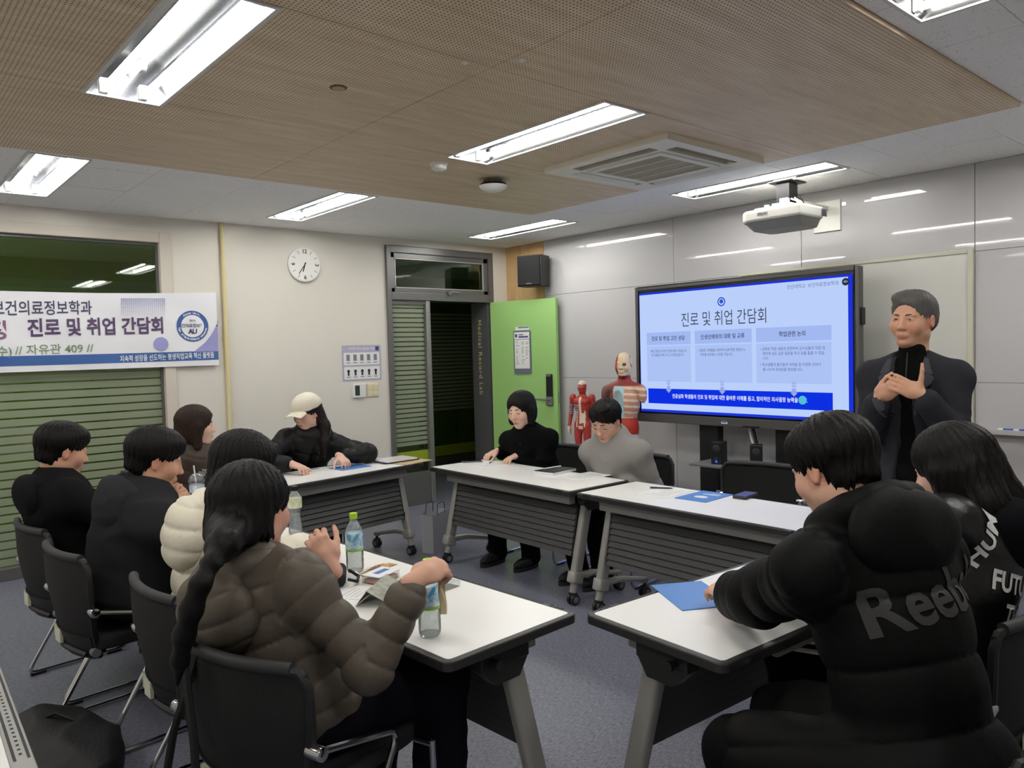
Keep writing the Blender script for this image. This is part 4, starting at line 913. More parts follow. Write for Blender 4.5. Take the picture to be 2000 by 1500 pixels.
# bottles, cup, snacks on the near table
M_pet = mat_glass('pet', (250, 252, 252), .06, .06, (240, 243, 244), .16, 1.25); M_water = mat_glass('water', (248, 250, 250), .01, .05, (236, 240, 242), .22, 1.1)
def mat_label(name, c0, c1):
    m = mat(name, c0, .35, var=(35, .0)); nt = m.node_tree; N = nt.nodes; L = nt.links; b = N['Principled BSDF']
    r = [x for x in N if x.type == 'VALTORGB'][0]; r.color_ramp.elements[0].color = lin(c0); r.color_ramp.elements[1].color = lin(c1); r.color_ramp.elements[0].position = .42; r.color_ramp.elements[1].position = .58; return m
def bottle(px, py, h, r, label, cap, lab0, lab1, waist=False):
    p = at(px, py, Z=ZT+.001); t = thing('water_bottle', label, 'bottle', (p.x, p.y, ZT+.001))
    k = h/.21
    if waist: prof = [(0, .004), (r*.8, 0), (r, .012), (r*.98, .03), (r*.78, .07*k), (r*.74, .09*k), (r*.95, .125*k), (r, .16*k), (r*.9, .175*k), (r*.42, .198*k), (.0125, .205*k), (.0125, .212*k)]
    else: prof = [(0, .005), (r*.8, 0), (r*.97, .010), (r, .02), (r, .05*k), (r*.965, .055*k), (r, .06*k), (r, .15*k), (r*.93, .165*k), (r*.6, .186*k), (.0125, .198*k), (.0125, .207*k)]
    G().lathe(prof, 24).obj('shell', M_pet, t, True)
    G().lathe([(0, .007), (r*.9, .007), (r*.93, .02), (r*(.74 if waist else .94), .08*k), (r*(.7 if waist else .94), .095*k), (0, .095*k)], 20).obj('water', M_water, t, True)
    z0, z1 = (.125*k, .17*k) if waist else (.085*k, .15*k)
    G().lathe([(r*1.012, z0), (r*1.012, z1)], 28).obj('label_wrap', mat_label('label_%d' % len(MATS), lab0, lab1), t, True)
    if not waist: G().lathe([(r*1.018, z0-.002), (r*1.018, z0+.007*k)], 28).obj('label_stripe', mat('label_lime', (150, 200, 90), .4), t, True)
    G().cyl((0, 0, .204*k), (0, 0, .226*k), .0155, n=20).obj('cap', cap, t, True, bevel=.002)
    return t
M_lime = mat('cap_lime', (172, 214, 30), .4)
bottle(694, 1116, .215, .034, 'full water bottle with lime-green cap beside the snack packets', M_lime, (92, 166, 206), (206, 232, 240))
bottle(840, 1240, .215, .034, 'water bottle with blue and white label under the fist of the olive puffer jacket', M_lime, (70, 150, 200), (220, 238, 244))
bottle(578, 1043, .215, .033, 'waisted clear bottle with black cap and white label beside the ponytail', M_black, (232, 232, 226), (214, 222, 150), True)
# takeaway cup with straw and ice
p = Vector((1.53, 4.60, 0)); cp = thing('iced_drink', 'clear plastic cup with dome lid and straw by the clasped hands', 'cup', (p.x, p.y, ZT+.001))
G().lathe([(.0, .002), (.030, 0), (.044, .125), (.046, .128)], 24).obj('cup', M_pet, cp, True); G().lathe([(0, .006), (.029, .006), (.036, .06), (0, .06)], 20).obj('drink', mat_glass('pale_drink', (206, 202, 140), .05, .05, (212, 208, 140), .4), cp, True)
G().lathe([(.048, .128), (.047, .135), (.042, .155), (.024, .175), (.010, .178)], 24).obj('dome_lid', M_pet, cp, True); G().cyl((.004, 0, .01), (-.012, 0, .225), .0045, n=8).obj('straw', M_white, cp, True); G().lathe([(.0395, .07), (.043, .11)], 24).obj('cup_print', mat_label('cup_label', (232, 236, 240), (170, 190, 220)), cp, True)
# black pouch, snack packs, plastic box, leaflet
p = at(650, 1138, Z=ZT+.001); bp_ = thing('black_pouch', 'small black fabric pouch with strap on the near table', 'pouch', (p.x, p.y, ZT+.001), math.radians(60)); M_pouch = mat('pouch_black', (13, 13, 14), .7, bump=(200, .3))
G().box((-.085, -.05, 0), (.085, .05, .055)).obj('body', M_pouch, bp_, True, bevel=.022, bseg=4); G().tube([(-.08, -.06, .03), (-.05, -.09, .012), (.03, -.095, .008), (.08, -.06, .02)], .006, 6).obj('strap', M_pouch, bp_, True); G().tube([(-.07, 0, .0555), (.07, 0, .0555)], .003, 6).obj('zip', M_rail, bp_)
def snack(px, py, w, d, rot, cA, cB, label):
    p = at(px, py, Z=ZT+.001); t = thing('snack_packet', label, 'snack packet', (p.x, p.y, ZT+.001), math.radians(rot)); n = 14
    top = [[((i/n-.5)*w, (j/8-.5)*d*(1 if 0 < i < n else .96), .001+.018*max(0, math.sin(math.pi*min(1, max(0, (i-1.2)/(n-2.4)))))**.6*math.sin(math.pi*j/8)**.6+.0015*math.sin(i*3+j*2)*(0 < i < n)) for i in range(n+1)] for j in range(9)]
    g = G().grid(top); g.grid([[(x, y, 0) for x, y, z in r][::-1] for r in top]); g.obj('wrapper', mat_label('wrap_%d' % len(MATS), cA, cB), t, True)
    for s in (-1, 1): G().box((s*w/2-.008, -d/2, 0), (s*w/2+.008, d/2, .002)).obj('crimped_end', mat('foil', (196, 176, 120), .3, .4), t)
snack(738, 1113, .17, .045, 18, (96, 48, 28), (206, 150, 44), 'brown and gold snack packet lying beside the bottle with lime cap')
p = at(744, 1133, Z=ZT+.001); bx_ = thing('plastic_box', 'clear plastic box with orange filling and printed lid', 'box', (p.x, p.y, ZT+.001), math.radians(20))
G().box((-.06, -.042, 0), (.06, .042, .028)).obj('box', M_pet, bx_, bevel=.003); G().box((-.056, -.038, .002), (.056, .038, .016)).obj('filling', mat('orange_food', (222, 160, 120), .6), bx_, bevel=.003); G().box((-.062, -.044, .028), (.062, .044, .032)).obj('lid', M_card, bx_, bevel=.002); G().box((-.03, -.012, .032), (.04, .014, .0326)).obj('lid_print', mat('ink_lblue', (60, 110, 180), .5), bx_)
flat('leaflet', 700, 1158, .14, .10, .0012, M_paper, 'small white card with dark print in front of the black pouch', 'leaflet', 30, lines(.14, .1, 4))
p = at(752, 1152, Z=ZT+.03); lf = thing('leaflet', 'grey-green folded leaflet propped beside the olive puffer sleeve', 'leaflet', (p.x, p.y, ZT+.001), math.radians(38))
G().add([(-.10, -.07, .002), (.10, -.07, .002), (.10, .03, .055), (-.10, .03, .055), (-.10, .03, .053), (.10, .03, .053), (.10, .07, .001), (-.10, .07, .001)], [(0,1,2,3), (4,5,6,7)]).obj('fold', mat_label('leaf_print', (148, 150, 132), (112, 118, 96)), lf)
flat('clear_case', 872, 1148, .085, .06, .022, M_pet, 'small clear plastic case on the table behind the near bottle', 'box', 10, bevel=.003)

# bags: paper bag by the table leg, black bag near the side desk, shoulder bag on the chair
p = at(838, 1090, Z=0); pb_ = thing('paper_bag', 'pale grey paper shopping bag standing behind the table legs', 'bag', (p.x+.19, p.y+.17, 0), math.radians(25)); M_pb = mat('bag_paper', (186, 188, 194), .6)
G().add([(-.13, -.05, 0), (.13, -.05, 0), (.13, .05, 0), (-.13, .05, 0), (-.14, -.055, .30), (.14, -.055, .31), (.14, .06, .30), (-.14, .06, .31)], [(0,3,2,1), (0,1,5,4), (1,2,6,5), (2,3,7,6), (3,0,4,7)]).obj('bag_body', M_pb, pb_)
for s in (-1, 1): G().tube([(-.06, s*.055, .29), (-.055, s*.05, .38), (.055, s*.05, .38), (.06, s*.055, .29)], .003, 6, .03).obj('handle', M_black, pb_, True)
# ------------------------------------------------------------------ people: smooth implicit bodies meshed with surface nets
V3 = lambda *a: np.array(a if len(a) > 1 else a[0], dtype=np.float64)
class SDF:
    def __init__(s): s.p = []
    def cap(s, a, b, r1, r2=None, k=.02, sub=False):
        a, b = V3(a), V3(b); r2 = r1 if r2 is None else r2; R = max(r1, r2)
        s.p.append(('c', np.minimum(a, b)-R, np.maximum(a, b)+R, k, sub, (a, b, r1, r2))); return s
    def chain(s, pts, rs, k=.02):
        for i in range(len(pts)-1): s.cap(pts[i], pts[i+1], rs[i], rs[i+1], k)
        return s
    def ell(s, c, r, R=None, k=.02, sub=False):
        c, r = V3(c), V3(r); R = np.eye(3) if R is None else R
        ext = np.abs(R) @ r
        s.p.append(('e', c-ext, c+ext, k, sub, (c, r, R))); return s
    def half(s, c, n, k=.004, big=.6):
        """cut away the side of the plane the normal points to"""
        c, n = V3(c), V3(n); n = n/np.linalg.norm(n)
        s.p.append(('h', c-big, c+big, k, True, (c, n))); return s
    def mesh(s, vox, disp=None, smooth=1):
        add = [q for q in s.p if not q[4]]
        pad = vox*3+.012
        lo = np.min([q[1] for q in add], 0)-pad; hi = np.max([q[2] for q in add], 0)+pad
        n = np.ceil((hi-lo)/vox).astype(int)+1
        D = np.full(n, 1.0, np.float32)
        ax = [(lo[i]+np.arange(n[i])*vox).astype(np.float32) for i in range(3)]
        for kind, a, b, k, sub, d in s.p:
            m = k+vox*2.5
            i0 = np.maximum(0, np.floor((a-m-lo)/vox).astype(int)); i1 = np.minimum(n, np.ceil((b+m-lo)/vox).astype(int)+1)
            if np.any(i1 <= i0): continue
            sl = tuple(slice(i0[i], i1[i]) for i in range(3))
            X = ax[0][sl[0]][:, None, None]; Y = ax[1][sl[1]][None, :, None]; Z = ax[2][sl[2]][None, None, :]
            if kind == 'c':
                A, B, r1, r2 = d; ba = (B-A); L = max(1e-9, ba@ba)
                px, py, pz = X-np.float32(A[0]), Y-np.float32(A[1]), Z-np.float32(A[2])
                h = np.clip((px*np.float32(ba[0])+py*np.float32(ba[1])+pz*np.float32(ba[2]))/np.float32(L), 0, 1)
                v = np.sqrt((px-h*np.float32(ba[0]))**2+(py-h*np.float32(ba[1]))**2+(pz-h*np.float32(ba[2]))**2)-(np.float32(r1)+h*np.float32(r2-r1))
            elif kind == 'e':
                c, r, R = d; q = []
                px, py, pz = X-np.float32(c[0]), Y-np.float32(c[1]), Z-np.float32(c[2])
                k0 = 0; k1 = 0
                for i in range(3):
                    u = (px*np.float32(R[0, i])+py*np.float32(R[1, i])+pz*np.float32(R[2, i]))/np.float32(r[i])
                    k0 = k0+u*u; k1 = k1+(u/np.float32(r[i]))**2
                k0 = np.sqrt(k0); k1 = np.sqrt(k1)+np.float32(1e-6); v = k0*(k0-1)/k1
            else:
                c, nn = d; v = -((X-np.float32(c[0]))*np.float32(nn[0])+(Y-np.float32(c[1]))*np.float32(nn[1])+(Z-np.float32(c[2]))*np.float32(nn[2]))
            S = D[sl]; k = np.float32(k)
            if not sub:
                h = np.maximum(k-np.abs(S-v), 0)/k; D[sl] = np.minimum(S, v)-h*h*k*np.float32(.25)
            else:
                w = -v; h = np.maximum(k-np.abs(S-w), 0)/k; D[sl] = np.maximum(S, w)+h*h*k*np.float32(.25)
        return nets(D, lo, vox)
def nets(D, lo, vox):
    ins = D < 0; n = np.array(D.shape)
    c = np.zeros(n-1, np.uint8)
    for i in (0, 1):
        for j in (0, 1):
            for k in (0, 1): c += ins[i:n[0]-1+i, j:n[1]-1+j, k:n[2]-1+k]
    act = (c > 0) & (c < 8); I = np.argwhere(act); idx = np.full(act.shape, -1, np.int32); idx[act] = np.arange(len(I))
    cor = {}
    for i in (0, 1):
        for j in (0, 1):
            for k in (0, 1): cor[i, j, k] = D[I[:, 0]+i, I[:, 1]+j, I[:, 2]+k]
    P = np.zeros((len(I), 3)); C = np.zeros(len(I))
    ks = list(cor)
    for a in ks:
        for ax in range(3):
            if a[ax] == 1: continue
            b = list(a); b[ax] = 1; b = tuple(b); da, db = cor[a], cor[b]; m = (da < 0) != (db < 0)
            t = np.where(m, da/np.where(m, da-db, 1), 0)
            q = np.array(a, float)[None, :].repeat(len(I), 0); q[:, ax] += t
            P[m] += q[m]; C[m] += 1
    Vt = lo+(I+P/C[:, None])*vox
    F = []
    for ax in range(3):
        u, v = (ax+1) % 3, (ax+2) % 3
        s0 = [slice(1, n[i]-1) for i in range(3)]; s0[ax] = slice(0, n[ax]-1); s1 = list(s0); s1[ax] = slice(1, n[ax])
        a, b = ins[tuple(s0)], ins[tuple(s1)]; E = np.argwhere(a != b)
        if not len(E): continue
        off = np.ones(3, int); off[ax] = 0; G_ = E+off; flip = a[E[:, 0], E[:, 1], E[:, 2]]
        def cell(du, dv): q = G_.copy(); q[:, u] -= du; q[:, v] -= dv; return idx[q[:, 0], q[:, 1], q[:, 2]]
        Q = np.stack([cell(1, 1), cell(0, 1), cell(0, 0), cell(1, 0)], 1)
        Q[~flip] = Q[~flip][:, ::-1]; F.append(Q)
    F = np.concatenate(F); F = F[(F >= 0).all(1)]
    return Vt, F
def vnormals(V, F):
    a, b, c, d = (V[F[:, i]] for i in range(4)); n = np.cross(c-a, d-b); N = np.zeros_like(V)
    for i in range(4): np.add.at(N, F[:, i], n)
    return N/np.maximum(np.linalg.norm(N, axis=1), 1e-9)[:, None]
def relax(V, F, it=1, w=.5):
    for _ in range(it):
        S = np.zeros_like(V); C = np.zeros(len(V))
        for i in range(4):
            np.add.at(S, F[:, i], V[F[:, (i+1) % 4]]+V[F[:, (i+3) % 4]]); np.add.at(C, F[:, i], 2)
        V = V*(1-w)+w*S/np.maximum(C, 1)[:, None]
    return V
def mesh_obj(name, V, F, m, parent, org, cols=None):
    me = bpy.data.meshes.new(name); V = V-np.array(org)
    me.vertices.add(len(V)); me.vertices.foreach_set('co', V.astype(np.float32).ravel())
    me.loops.add(len(F)*4); me.loops.foreach_set('vertex_index', F.astype(np.int32).ravel())
    me.polygons.add(len(F)); me.polygons.foreach_set('loop_start', np.arange(0, len(F)*4, 4, dtype=np.int32)); me.polygons.foreach_set('use_smooth', np.ones(len(F), bool))
    me.update(calc_edges=True); me.materials.append(m)
    if cols is not None:
        at_ = me.color_attributes.new('Col', 'FLOAT_COLOR', 'POINT'); c4 = np.ones((len(V), 4), np.float32); c4[:, :3] = cols; at_.data.foreach_set('color', c4.ravel())
    return place(name, me, parent)
def sines(V, f, seed=0):
    """cheap smooth noise in [-1,1]"""
    r = np.random.RandomState(seed); o = 0
    for i in range(5):
        d = r.normal(size=3); d /= np.linalg.norm(d); o = o+np.sin(V@d*f*(.7+.25*i)+r.uniform(0, 6.28))/(1+.3*i)
    return o/3.2
def nrm(v): v = V3(v); return v/max(1e-9, np.linalg.norm(v))
def rot(yaw, pitch=0, roll=0):
    """columns: forward, left, up.  yaw about z (deg), pitch>0 looks down, roll>0 tilts the head to its right"""
    return np.array((Matrix.Rotation(math.radians(yaw), 3, 'Z') @ Matrix.Rotation(math.radians(pitch), 3, 'Y') @ Matrix.Rotation(math.radians(roll), 3, 'X')))
def ik(S, W, l1, l2, pole):
    S, W = V3(S), V3(W); d = W-S; L = np.linalg.norm(d); u = d/L
    if L > (l1+l2)*.995: l1, l2 = l1*L/(l1+l2)*1.005, l2*L/(l1+l2)*1.005
    a = (l1*l1-l2*l2+L*L)/(2*L); h = math.sqrt(max(0, l1*l1-a*a)); p = V3(pole)-u*(V3(pole)@u); return S+u*a+nrm(p)*h

def in_table(P, grow=0.0):
    P = np.atleast_2d(P)[:, :2]; m = np.zeros(len(P), bool)
    for c, u, v in RECTS: m |= (np.abs((P-c)@u) < TL/2+grow) & (np.abs((P-c)@v) < TD/2+grow)
    return m
def table_clamp(V):
    """arms and sleeves resting on a table top are pressed flat on it"""
    m = (V[:, 2] > ZT-.05) & (V[:, 2] < ZT+.0012) & in_table(V); V = V.copy(); V[m, 2] = ZT+.0012; return V
def lift_elbow(S, E, W, zmin):
    """swivel the elbow about the shoulder-wrist line until it clears the table top"""
    if E[2] >= zmin or not in_table(W, .03)[0]: return E
    ax = nrm(W-S); c = S+ax*((E-S)@ax); r = E-c; best = E
    for k in range(1, 37):
        for sg in (1, -1):
            q = c+np.array(Quaternion(Vector(ax), sg*math.radians(k*5)) @ Vector(r))
            if q[2] >= zmin and (k*5 < 140): return q
            if q[2] > best[2]: best = q
    return best
# ---- head
def head_sdf(s, O, R, sc=1.0, fem=False, neck=None, wide=1.0):
    """O: head centre, R: columns forward,left,up"""
    T = lambda x, y, z: O+R@(V3(x, y*wide, z)*sc)
    e = lambda c, r, k=.015, sub=False: s.ell(T(*c), V3(r[0], r[1]*wide, r[2])*sc, R, k*sc, sub)
    c = lambda a, b, r1, r2, k=.01, sub=False: s.cap(T(*a), T(*b), r1*sc, r2*sc, k*sc, sub)
    e((-.012, 0, .030), (.097, .076, .086)); e((.028, 0, -.030), (.064, .063, .082), .03)
    jw = .028 if fem else .034
    e((.056, 0, -.098), (.033, jw, .024), .03)
    for q in (-1, 1):
        e((.0, q*.048, -.062), (.03, .020, .03), .035)
        e((.062, q*.040, -.028), (.026, .024, .028), .025)
        e((.098, q*.031, .004), (.012, .019, .010), .012, True)
        e((.0795, q*.031, .003), (.0125, .0165, .0105), .004)
        e((.080, q*.030, .020), (.012, .022, .006), .010)
        e((.097, q*.0125, -.036), (.010, .008, .007), .006)
        e((-.004, q*.078, -.008), (.017, .008, .030), .006); e((.0, q*.087, -.006), (.008, .006, .017), .006, True)
    c((.086, 0, .014), (.102, 0, -.026), .0085, .0115, .012); e((.106, 0, -.032), (.0125, .012, .010), .008)
    e((.086, 0, -.066), (.014, .024, .014), .012)
    e((.0925, 0, -.0650), (.0075, .019, .0046), .004); e((.0918, 0, -.0750), (.0072, .0165, .0054), .004)
    c((.104, -.017, -.070), (.104, .017, -.070), .0022, .0022, .003, True)
    if neck is not None: s.cap(T(-.022, 0, -.055), neck, .050*sc if fem else .056*sc, .052*sc if fem else .062*sc, .025)
SKIN = dict(fair=(226, 186, 164), mid=(212, 168, 142), tan=(196, 148, 122), deep=(188, 138, 110))
def skin_cols(V, heads, base):
    b = np.array(lin(base)[:3]); C = np.tile(b, (len(V), 1))
    C *= (1+.05*sines(V, 60, 3))[:, None]
    for O, R, sc in heads:
        L = (V-O)@R/sc
        lip = np.exp(-((L[:, 1]/.020)**4+((L[:, 2]+.070)/.0100)**4))*(L[:, 0] > .085)
        C = C*(1-lip[:, None]*.85)+np.array(lin((178, 98, 92))[:3])*lip[:, None]*.85
        for q in (-1, 1):
            w = np.exp(-(((L[:, 1]-q*.042)/.022)**2+((L[:, 2]+.03)/.022)**2))*(L[:, 0] > .04)*.22; C = C*(1-w[:, None])+np.array(lin((214, 120, 104))[:3])*w[:, None]
            w = (np.abs(L[:, 1]*q-.08) < .016)*(np.abs(L[:, 2]+.008) < .036)*(np.abs(L[:, 0]) < .03)*.3; C = C*(1-w[:, None])+np.array(lin((204, 112, 96))[:3])*w[:, None]
    return np.clip(C, 0, 1)
M_skin = mat('skin', (212, 168, 142), .5, attr=True, spec=.35); M_skin.node_tree.nodes['Principled BSDF'].inputs['Subsurface Weight'].default_value = .0
M_eyew = mat('eye_white', (214, 208, 200), .3); M_iris = mat('eye_iris', (30, 22, 18), .15); M_brow = mat('eyebrow', (38, 32, 30), .8); M_lash = mat('lash', (22, 18, 18), .8)
def face_parts(par, O, R, sc, org, open_=.5, brow=(38, 32, 30), browz=.0):
    T = lambda x, y, z: V3(O+R@(V3(x, y, z)*sc))-np.array(org)
    for q in (-1, 1):
        # almond eye sitting between the lids
        if open_ > 0:
            n = 12; P = []
            for j in range(5):
                rr = j/4; P.append([tuple(T(.0925-.0022*rr*rr-.30*max(0, 0)*0 - .006*abs((rr*math.cos(a))) * (1 if q*math.cos(a) > 0 else .5), q*.031+rr*.0125*math.cos(a), .002+rr*(.0048*open_+.0006)*math.sin(a))) for a in np.linspace(0, 2*math.pi, n+1)])
            ey = G().grid(P).obj('eye', M_eyew, par, True)
            P = [[tuple(T(.0930-.001*j, q*.031+.002+(j/2)*.0052*math.cos(a), .002+(j/2)*min(.0052, .0048*open_+.0006)*math.sin(a))) for a in np.linspace(0, 2*math.pi, n+1)] for j in range(3)]
            G().grid(P).obj('iris', M_iris, ey, True)
        zl = .0035+.0048*open_ if open_ > 0 else -.003
        G().tube([T(.0875, q*.0185, zl-.003), T(.0925, q*.026, zl), T(.0918, q*.034, zl), T(.0862, q*.0435, zl-.0028)], .0013*sc, 5).obj('eyelash_line', M_lash, par)
        G().tube([T(.0905, q*.013, .020+browz), T(.0925, q*.022, .0235+browz), T(.0885, q*.036, .0245+browz), T(.0775, q*.049, .0195+browz)], .003*sc, 6, rads=[.0022*sc, .0032*sc, .0028*sc, .001*sc]).obj('eyebrow', mat('eyebrow_%d_%d_%d' % brow, brow, .8), par, True)
# ---- hand
def hand_sdf(s, Wp, fwd, up, side, curl=(20, 25, 20), spread=4, thumb=(35, 10), sc=1.0, k=.005, each=None):
    """Wp wrist; fwd: wrist->knuckles, up: back of the hand, side=+1 when the thumb lies on the left of fwd (seen from the back)"""
    f = nrm(fwd); u = V3(up); u = nrm(u-f*(u@f)); l = np.cross(u, f)*side   # l: towards the thumb
    T = lambda x, y, z: V3(Wp)+(f*x+l*y+u*z)*sc
    R = np.stack([f, l, u], 1)
    s.ell(T(.048, 0, 0), V3(.052, .040, .0155)*sc, R, .012); s.cap(T(-.03, 0, 0), T(.03, .0, 0), .025*sc, .024*sc, .015)
    s.ell(T(.032, .026, -.006), V3(.034, .018, .015)*sc, R, .012)
    tips = []
    for i, (y, L) in enumerate(((.030, .070), (.0105, .078), (-.0095, .073), (-.0285, .058))):
        cu = curl if each is None else each[i]
        a = math.radians(spread*(1.5-i)*.9); base = T(.086-.006*abs(i-1.2), y, .001); p = base; an = 0.0; r = (.0088, .0082, .0074, .0062)
        for j, fr in enumerate((.46, .30, .24)):
            an += math.radians(cu[j]); d = f*math.cos(an)*math.cos(a)+l*math.sin(a)*math.cos(an)-u*math.sin(an); q = p+d*L*fr*sc
            s.cap(p, q, r[j]*sc, r[j+1]*sc, k if j else .008); p = q
        tips.append(p)
    p = T(.022, .032, -.004); a, b = math.radians(thumb[0]), math.radians(thumb[1])
    for j, (L, r1, r2) in enumerate(((.040, .0125, .0105), (.034, .0100, .0088), (.028, .0088, .0072))):
        d = f*math.cos(a)*math.cos(b)+l*math.sin(a)*math.cos(b)-u*math.sin(b); q = p+d*L*sc; s.cap(p, q, r1*sc, r2*sc, .006 if j else .012); p = q; a -= math.radians(thumb[2] if len(thumb) > 2 else 12); b += math.radians(6)
    return tips
# ---- skeleton
class Pose:
    def __init__(s, hip, yaw, lean=6, side=0, twist=0, torso=.50, shw=.185, head=None, headO=None, hyaw=0, hpitch=0, hroll=0, hsc=1.0, wl=None, wr=None, pl=None, pr=None, stand=False, knees=None, feet=None, arm=(.285, .255), headfwd=.03, neckO=None, drop=.078, elbz=.075):
        s.hip = V3(hip); s.yaw = yaw; B = rot(yaw); f, l, u = B.T
        U = nrm(u*math.cos(math.radians(lean))+f*math.sin(math.radians(lean))+l*math.sin(math.radians(side)))
        if neckO is not None: U = V3(neckO)-s.hip; torso = np.linalg.norm(U); U = U/torso
        s.up = U; s.f0 = f; s.l0 = l
        Bt = rot(yaw+twist); F = Bt[:, 0]; F = nrm(F-U*(F@U)); s.fw = F; s.lf = np.cross(U, F); s.B = np.stack([s.fw, s.lf, U], 1)
        s.chest = s.hip+U*torso*.68; s.neck = s.hip+U*torso+F*.0
        s.shL = s.neck-U*drop+s.lf*shw+F*.01; s.shR = s.neck-U*drop-s.lf*shw+F*.01
        s.hsc = hsc; s.HR = rot(yaw+hyaw, hpitch, hroll)
        s.head = V3(headO) if headO is not None else s.neck+U*.145+F*headfwd
        s.wl = V3(wl) if wl is not None else s.hip+f*.30+l*.18+u*.12; s.wr = V3(wr) if wr is not None else s.hip+f*.30-l*.18+u*.12
        s.eL = ik(s.shL, s.wl, arm[0], arm[1], pl if pl is not None else (l*.8-u-f*.3)); s.eR = ik(s.shR, s.wr, arm[0], arm[1], pr if pr is not None else (-l*.8-u-f*.3))
        if not stand:
            for W_ in (s.wl, s.wr):
                if in_table(W_)[0] and W_[2] > ZT-.02: W_[2] = max(W_[2], ZT+.05)
            s.eL = lift_elbow(s.shL, s.eL, s.wl, ZT+elbz); s.eR = lift_elbow(s.shR, s.eR, s.wr, ZT+elbz)
        s.hipL = s.hip+l*.09; s.hipR = s.hip-l*.09
        if stand:
            s.kL = s.hipL-u*.43+f*.03+l*.02; s.kR = s.hipR-u*.43+f*.03-l*.02; s.aL = s.kL-u*.40-f*.03; s.aR = s.kR-u*.40-f*.03
        else:
            s.kL = s.hipL+f*.42+l*.05-u*.035; s.kR = s.hipR+f*.42-l*.05-u*.035
            s.aL = V3(s.kL[0], s.kL[1], .09)-f*.06; s.aR = V3(s.kR[0], s.kR[1], .09)-f*.02
        if knees: s.kL, s.kR = V3(knees[0]), V3(knees[1])
        if feet: s.aL, s.aR = V3(feet[0]), V3(feet[1])
        s.torso = torso
def torso_sdf(s, p, t=0.0, fat=1.0, k=.05, hem=.0, chest=1.0):
    B = p.B; U = p.up; L = p.torso; h = p.hip
    s.ell(h+U*L*.70, V3(.112*fat*chest+t, .158*fat+t, .19+t), B, k); s.ell(h+U*L*.38, V3(.115*fat+t, .148*fat+t, .19+t*.6), B, k); s.ell(h+U*(L*.08-hem*.5), V3(.125*fat+t, .165*fat+t, .13+hem*.5), B, k)
    for q, sh in ((1, p.shL), (-1, p.shR)):
        s.cap(p.neck-U*.10+p.lf*.05*q, sh, .068+t, .056+t, k); s.cap(p.neck-U*.035+p.lf*.01*q, sh+U*.008, .034+t*.4, .040+t*.8, k)
def sleeve_sdf(s, sh, el, wr, r=(.062, .050, .040), t=0.0, k=.03, cut=.015):
    w = wr-nrm(wr-el)*(cut+(r[2]+t)*.8); s.cap(sh, el, r[0]+t, r[1]+t, k); s.cap(el, w, r[1]+t, r[2]+t, k)
def arm_param(V, p, L='both'):
    """nearest of torso axis / arms: returns arc length along that bone, bone id, distance"""
    best = np.full(len(V), 9.0); S = np.zeros(len(V)); Bn = np.zeros(len(V), int)
    def seg(a, b, s0, idn, bias=0):
        ab = b-a; h = np.clip(((V-a)@ab)/(ab@ab), 0, 1); d = np.linalg.norm(V-a-h[:, None]*ab, axis=1)-bias; m = d < best; best[m] = d[m]; S[m] = s0+h[m]*np.linalg.norm(ab); Bn[m] = idn
    seg(p.hip-p.up*.1, p.neck, 0, 0, .085)
    for i, (sh, el, wr) in enumerate(((p.shL, p.eL, p.wl), (p.shR, p.eR, p.wr))):
        o = sh+(el-sh)*.12; seg(o, el, 0, i+1); seg(el, wr, np.linalg.norm(el-o), i+1)
    return S, Bn, best
def quilt(V, F, p, pitch=.085, amp=.011, sharp=.32, apitch=None):
    N = vnormals(V, F); S, Bn, d = arm_param(V, p); tz = (V-p.hip)@p.up
    s = np.where(Bn == 0, tz+.2, S); pt = np.where(Bn == 0, pitch, apitch or pitch*.9)
    wob = .006*sines(V, 22, 5)
    f = np.abs(np.sin(np.pi*(s+wob)/pt))**sharp
    return V+N*((f-.8)*amp)[:, None]+N*(.0035*sines(V*np.array([1, 1, .6]), 62, 8)*f+.005*sines(V, 24, 9))[:, None]
def wrinkle(V, F, amp=.004, f=38, seed=1, p=None):
    N = vnormals(V, F); n = sines(V*np.array([1, 1, 1.5]), f, seed); V = V+N*(amp*(1-np.abs(n)*1.6))[:, None]
    if p is not None:      # elbow folds
        for e in (p.eL, p.eR):
            d = np.linalg.norm(V-e, axis=1); w = np.exp(-(d/.09)**2); V = V+N*(w*amp*1.3*np.sin(d*150))[:, None]
    return V
def legs_sdf(s, p, t=0.0, k=.03, loose=0.0):
    for hp, kn, an in ((p.hipL, p.kL, p.aL), (p.hipR, p.kR, p.aR)):
        s.cap(hp, kn, .088+t, .062+t+loose*.5, k); s.cap(kn, an+V3(0, 0, -.015), .058+t+loose*.5, .045+t+loose, k)
    s.ell(p.hip, V3(.12+t, .165+t, .11+t), rot(p.yaw), .04)
def shoe(par, an, f, org, m, sole):
    f = nrm([f[0], f[1], 0]); l = np.cross([0, 0, 1], f); g = V3(an[0], an[1], 0); R = np.stack([f, l, [0, 0, 1]], 1)
    s = SDF().ell(g+f*.07+V3(0, 0, .045), V3(.125, .046, .038), R, .02).ell(g-f*.01+V3(0, 0, .06), V3(.06, .042, .055), R, .03).half(g+V3(0, 0, .024), (0, 0, -1))
    V, F = s.mesh(.009); mesh_obj('shoe', V, F, m, par, org)
    n = 24; P = [(0.066+.132*math.cos(a)*(1), .052*math.sin(a)*(1-.12*math.cos(a))) for a in np.linspace(0, 2*math.pi, n+1)[:-1]]
    mt = basis(g-np.array(org), f, l); G().prism(P, .0, .026, mt).obj('shoe_sole', sole, par, True)
HAIRM = {}
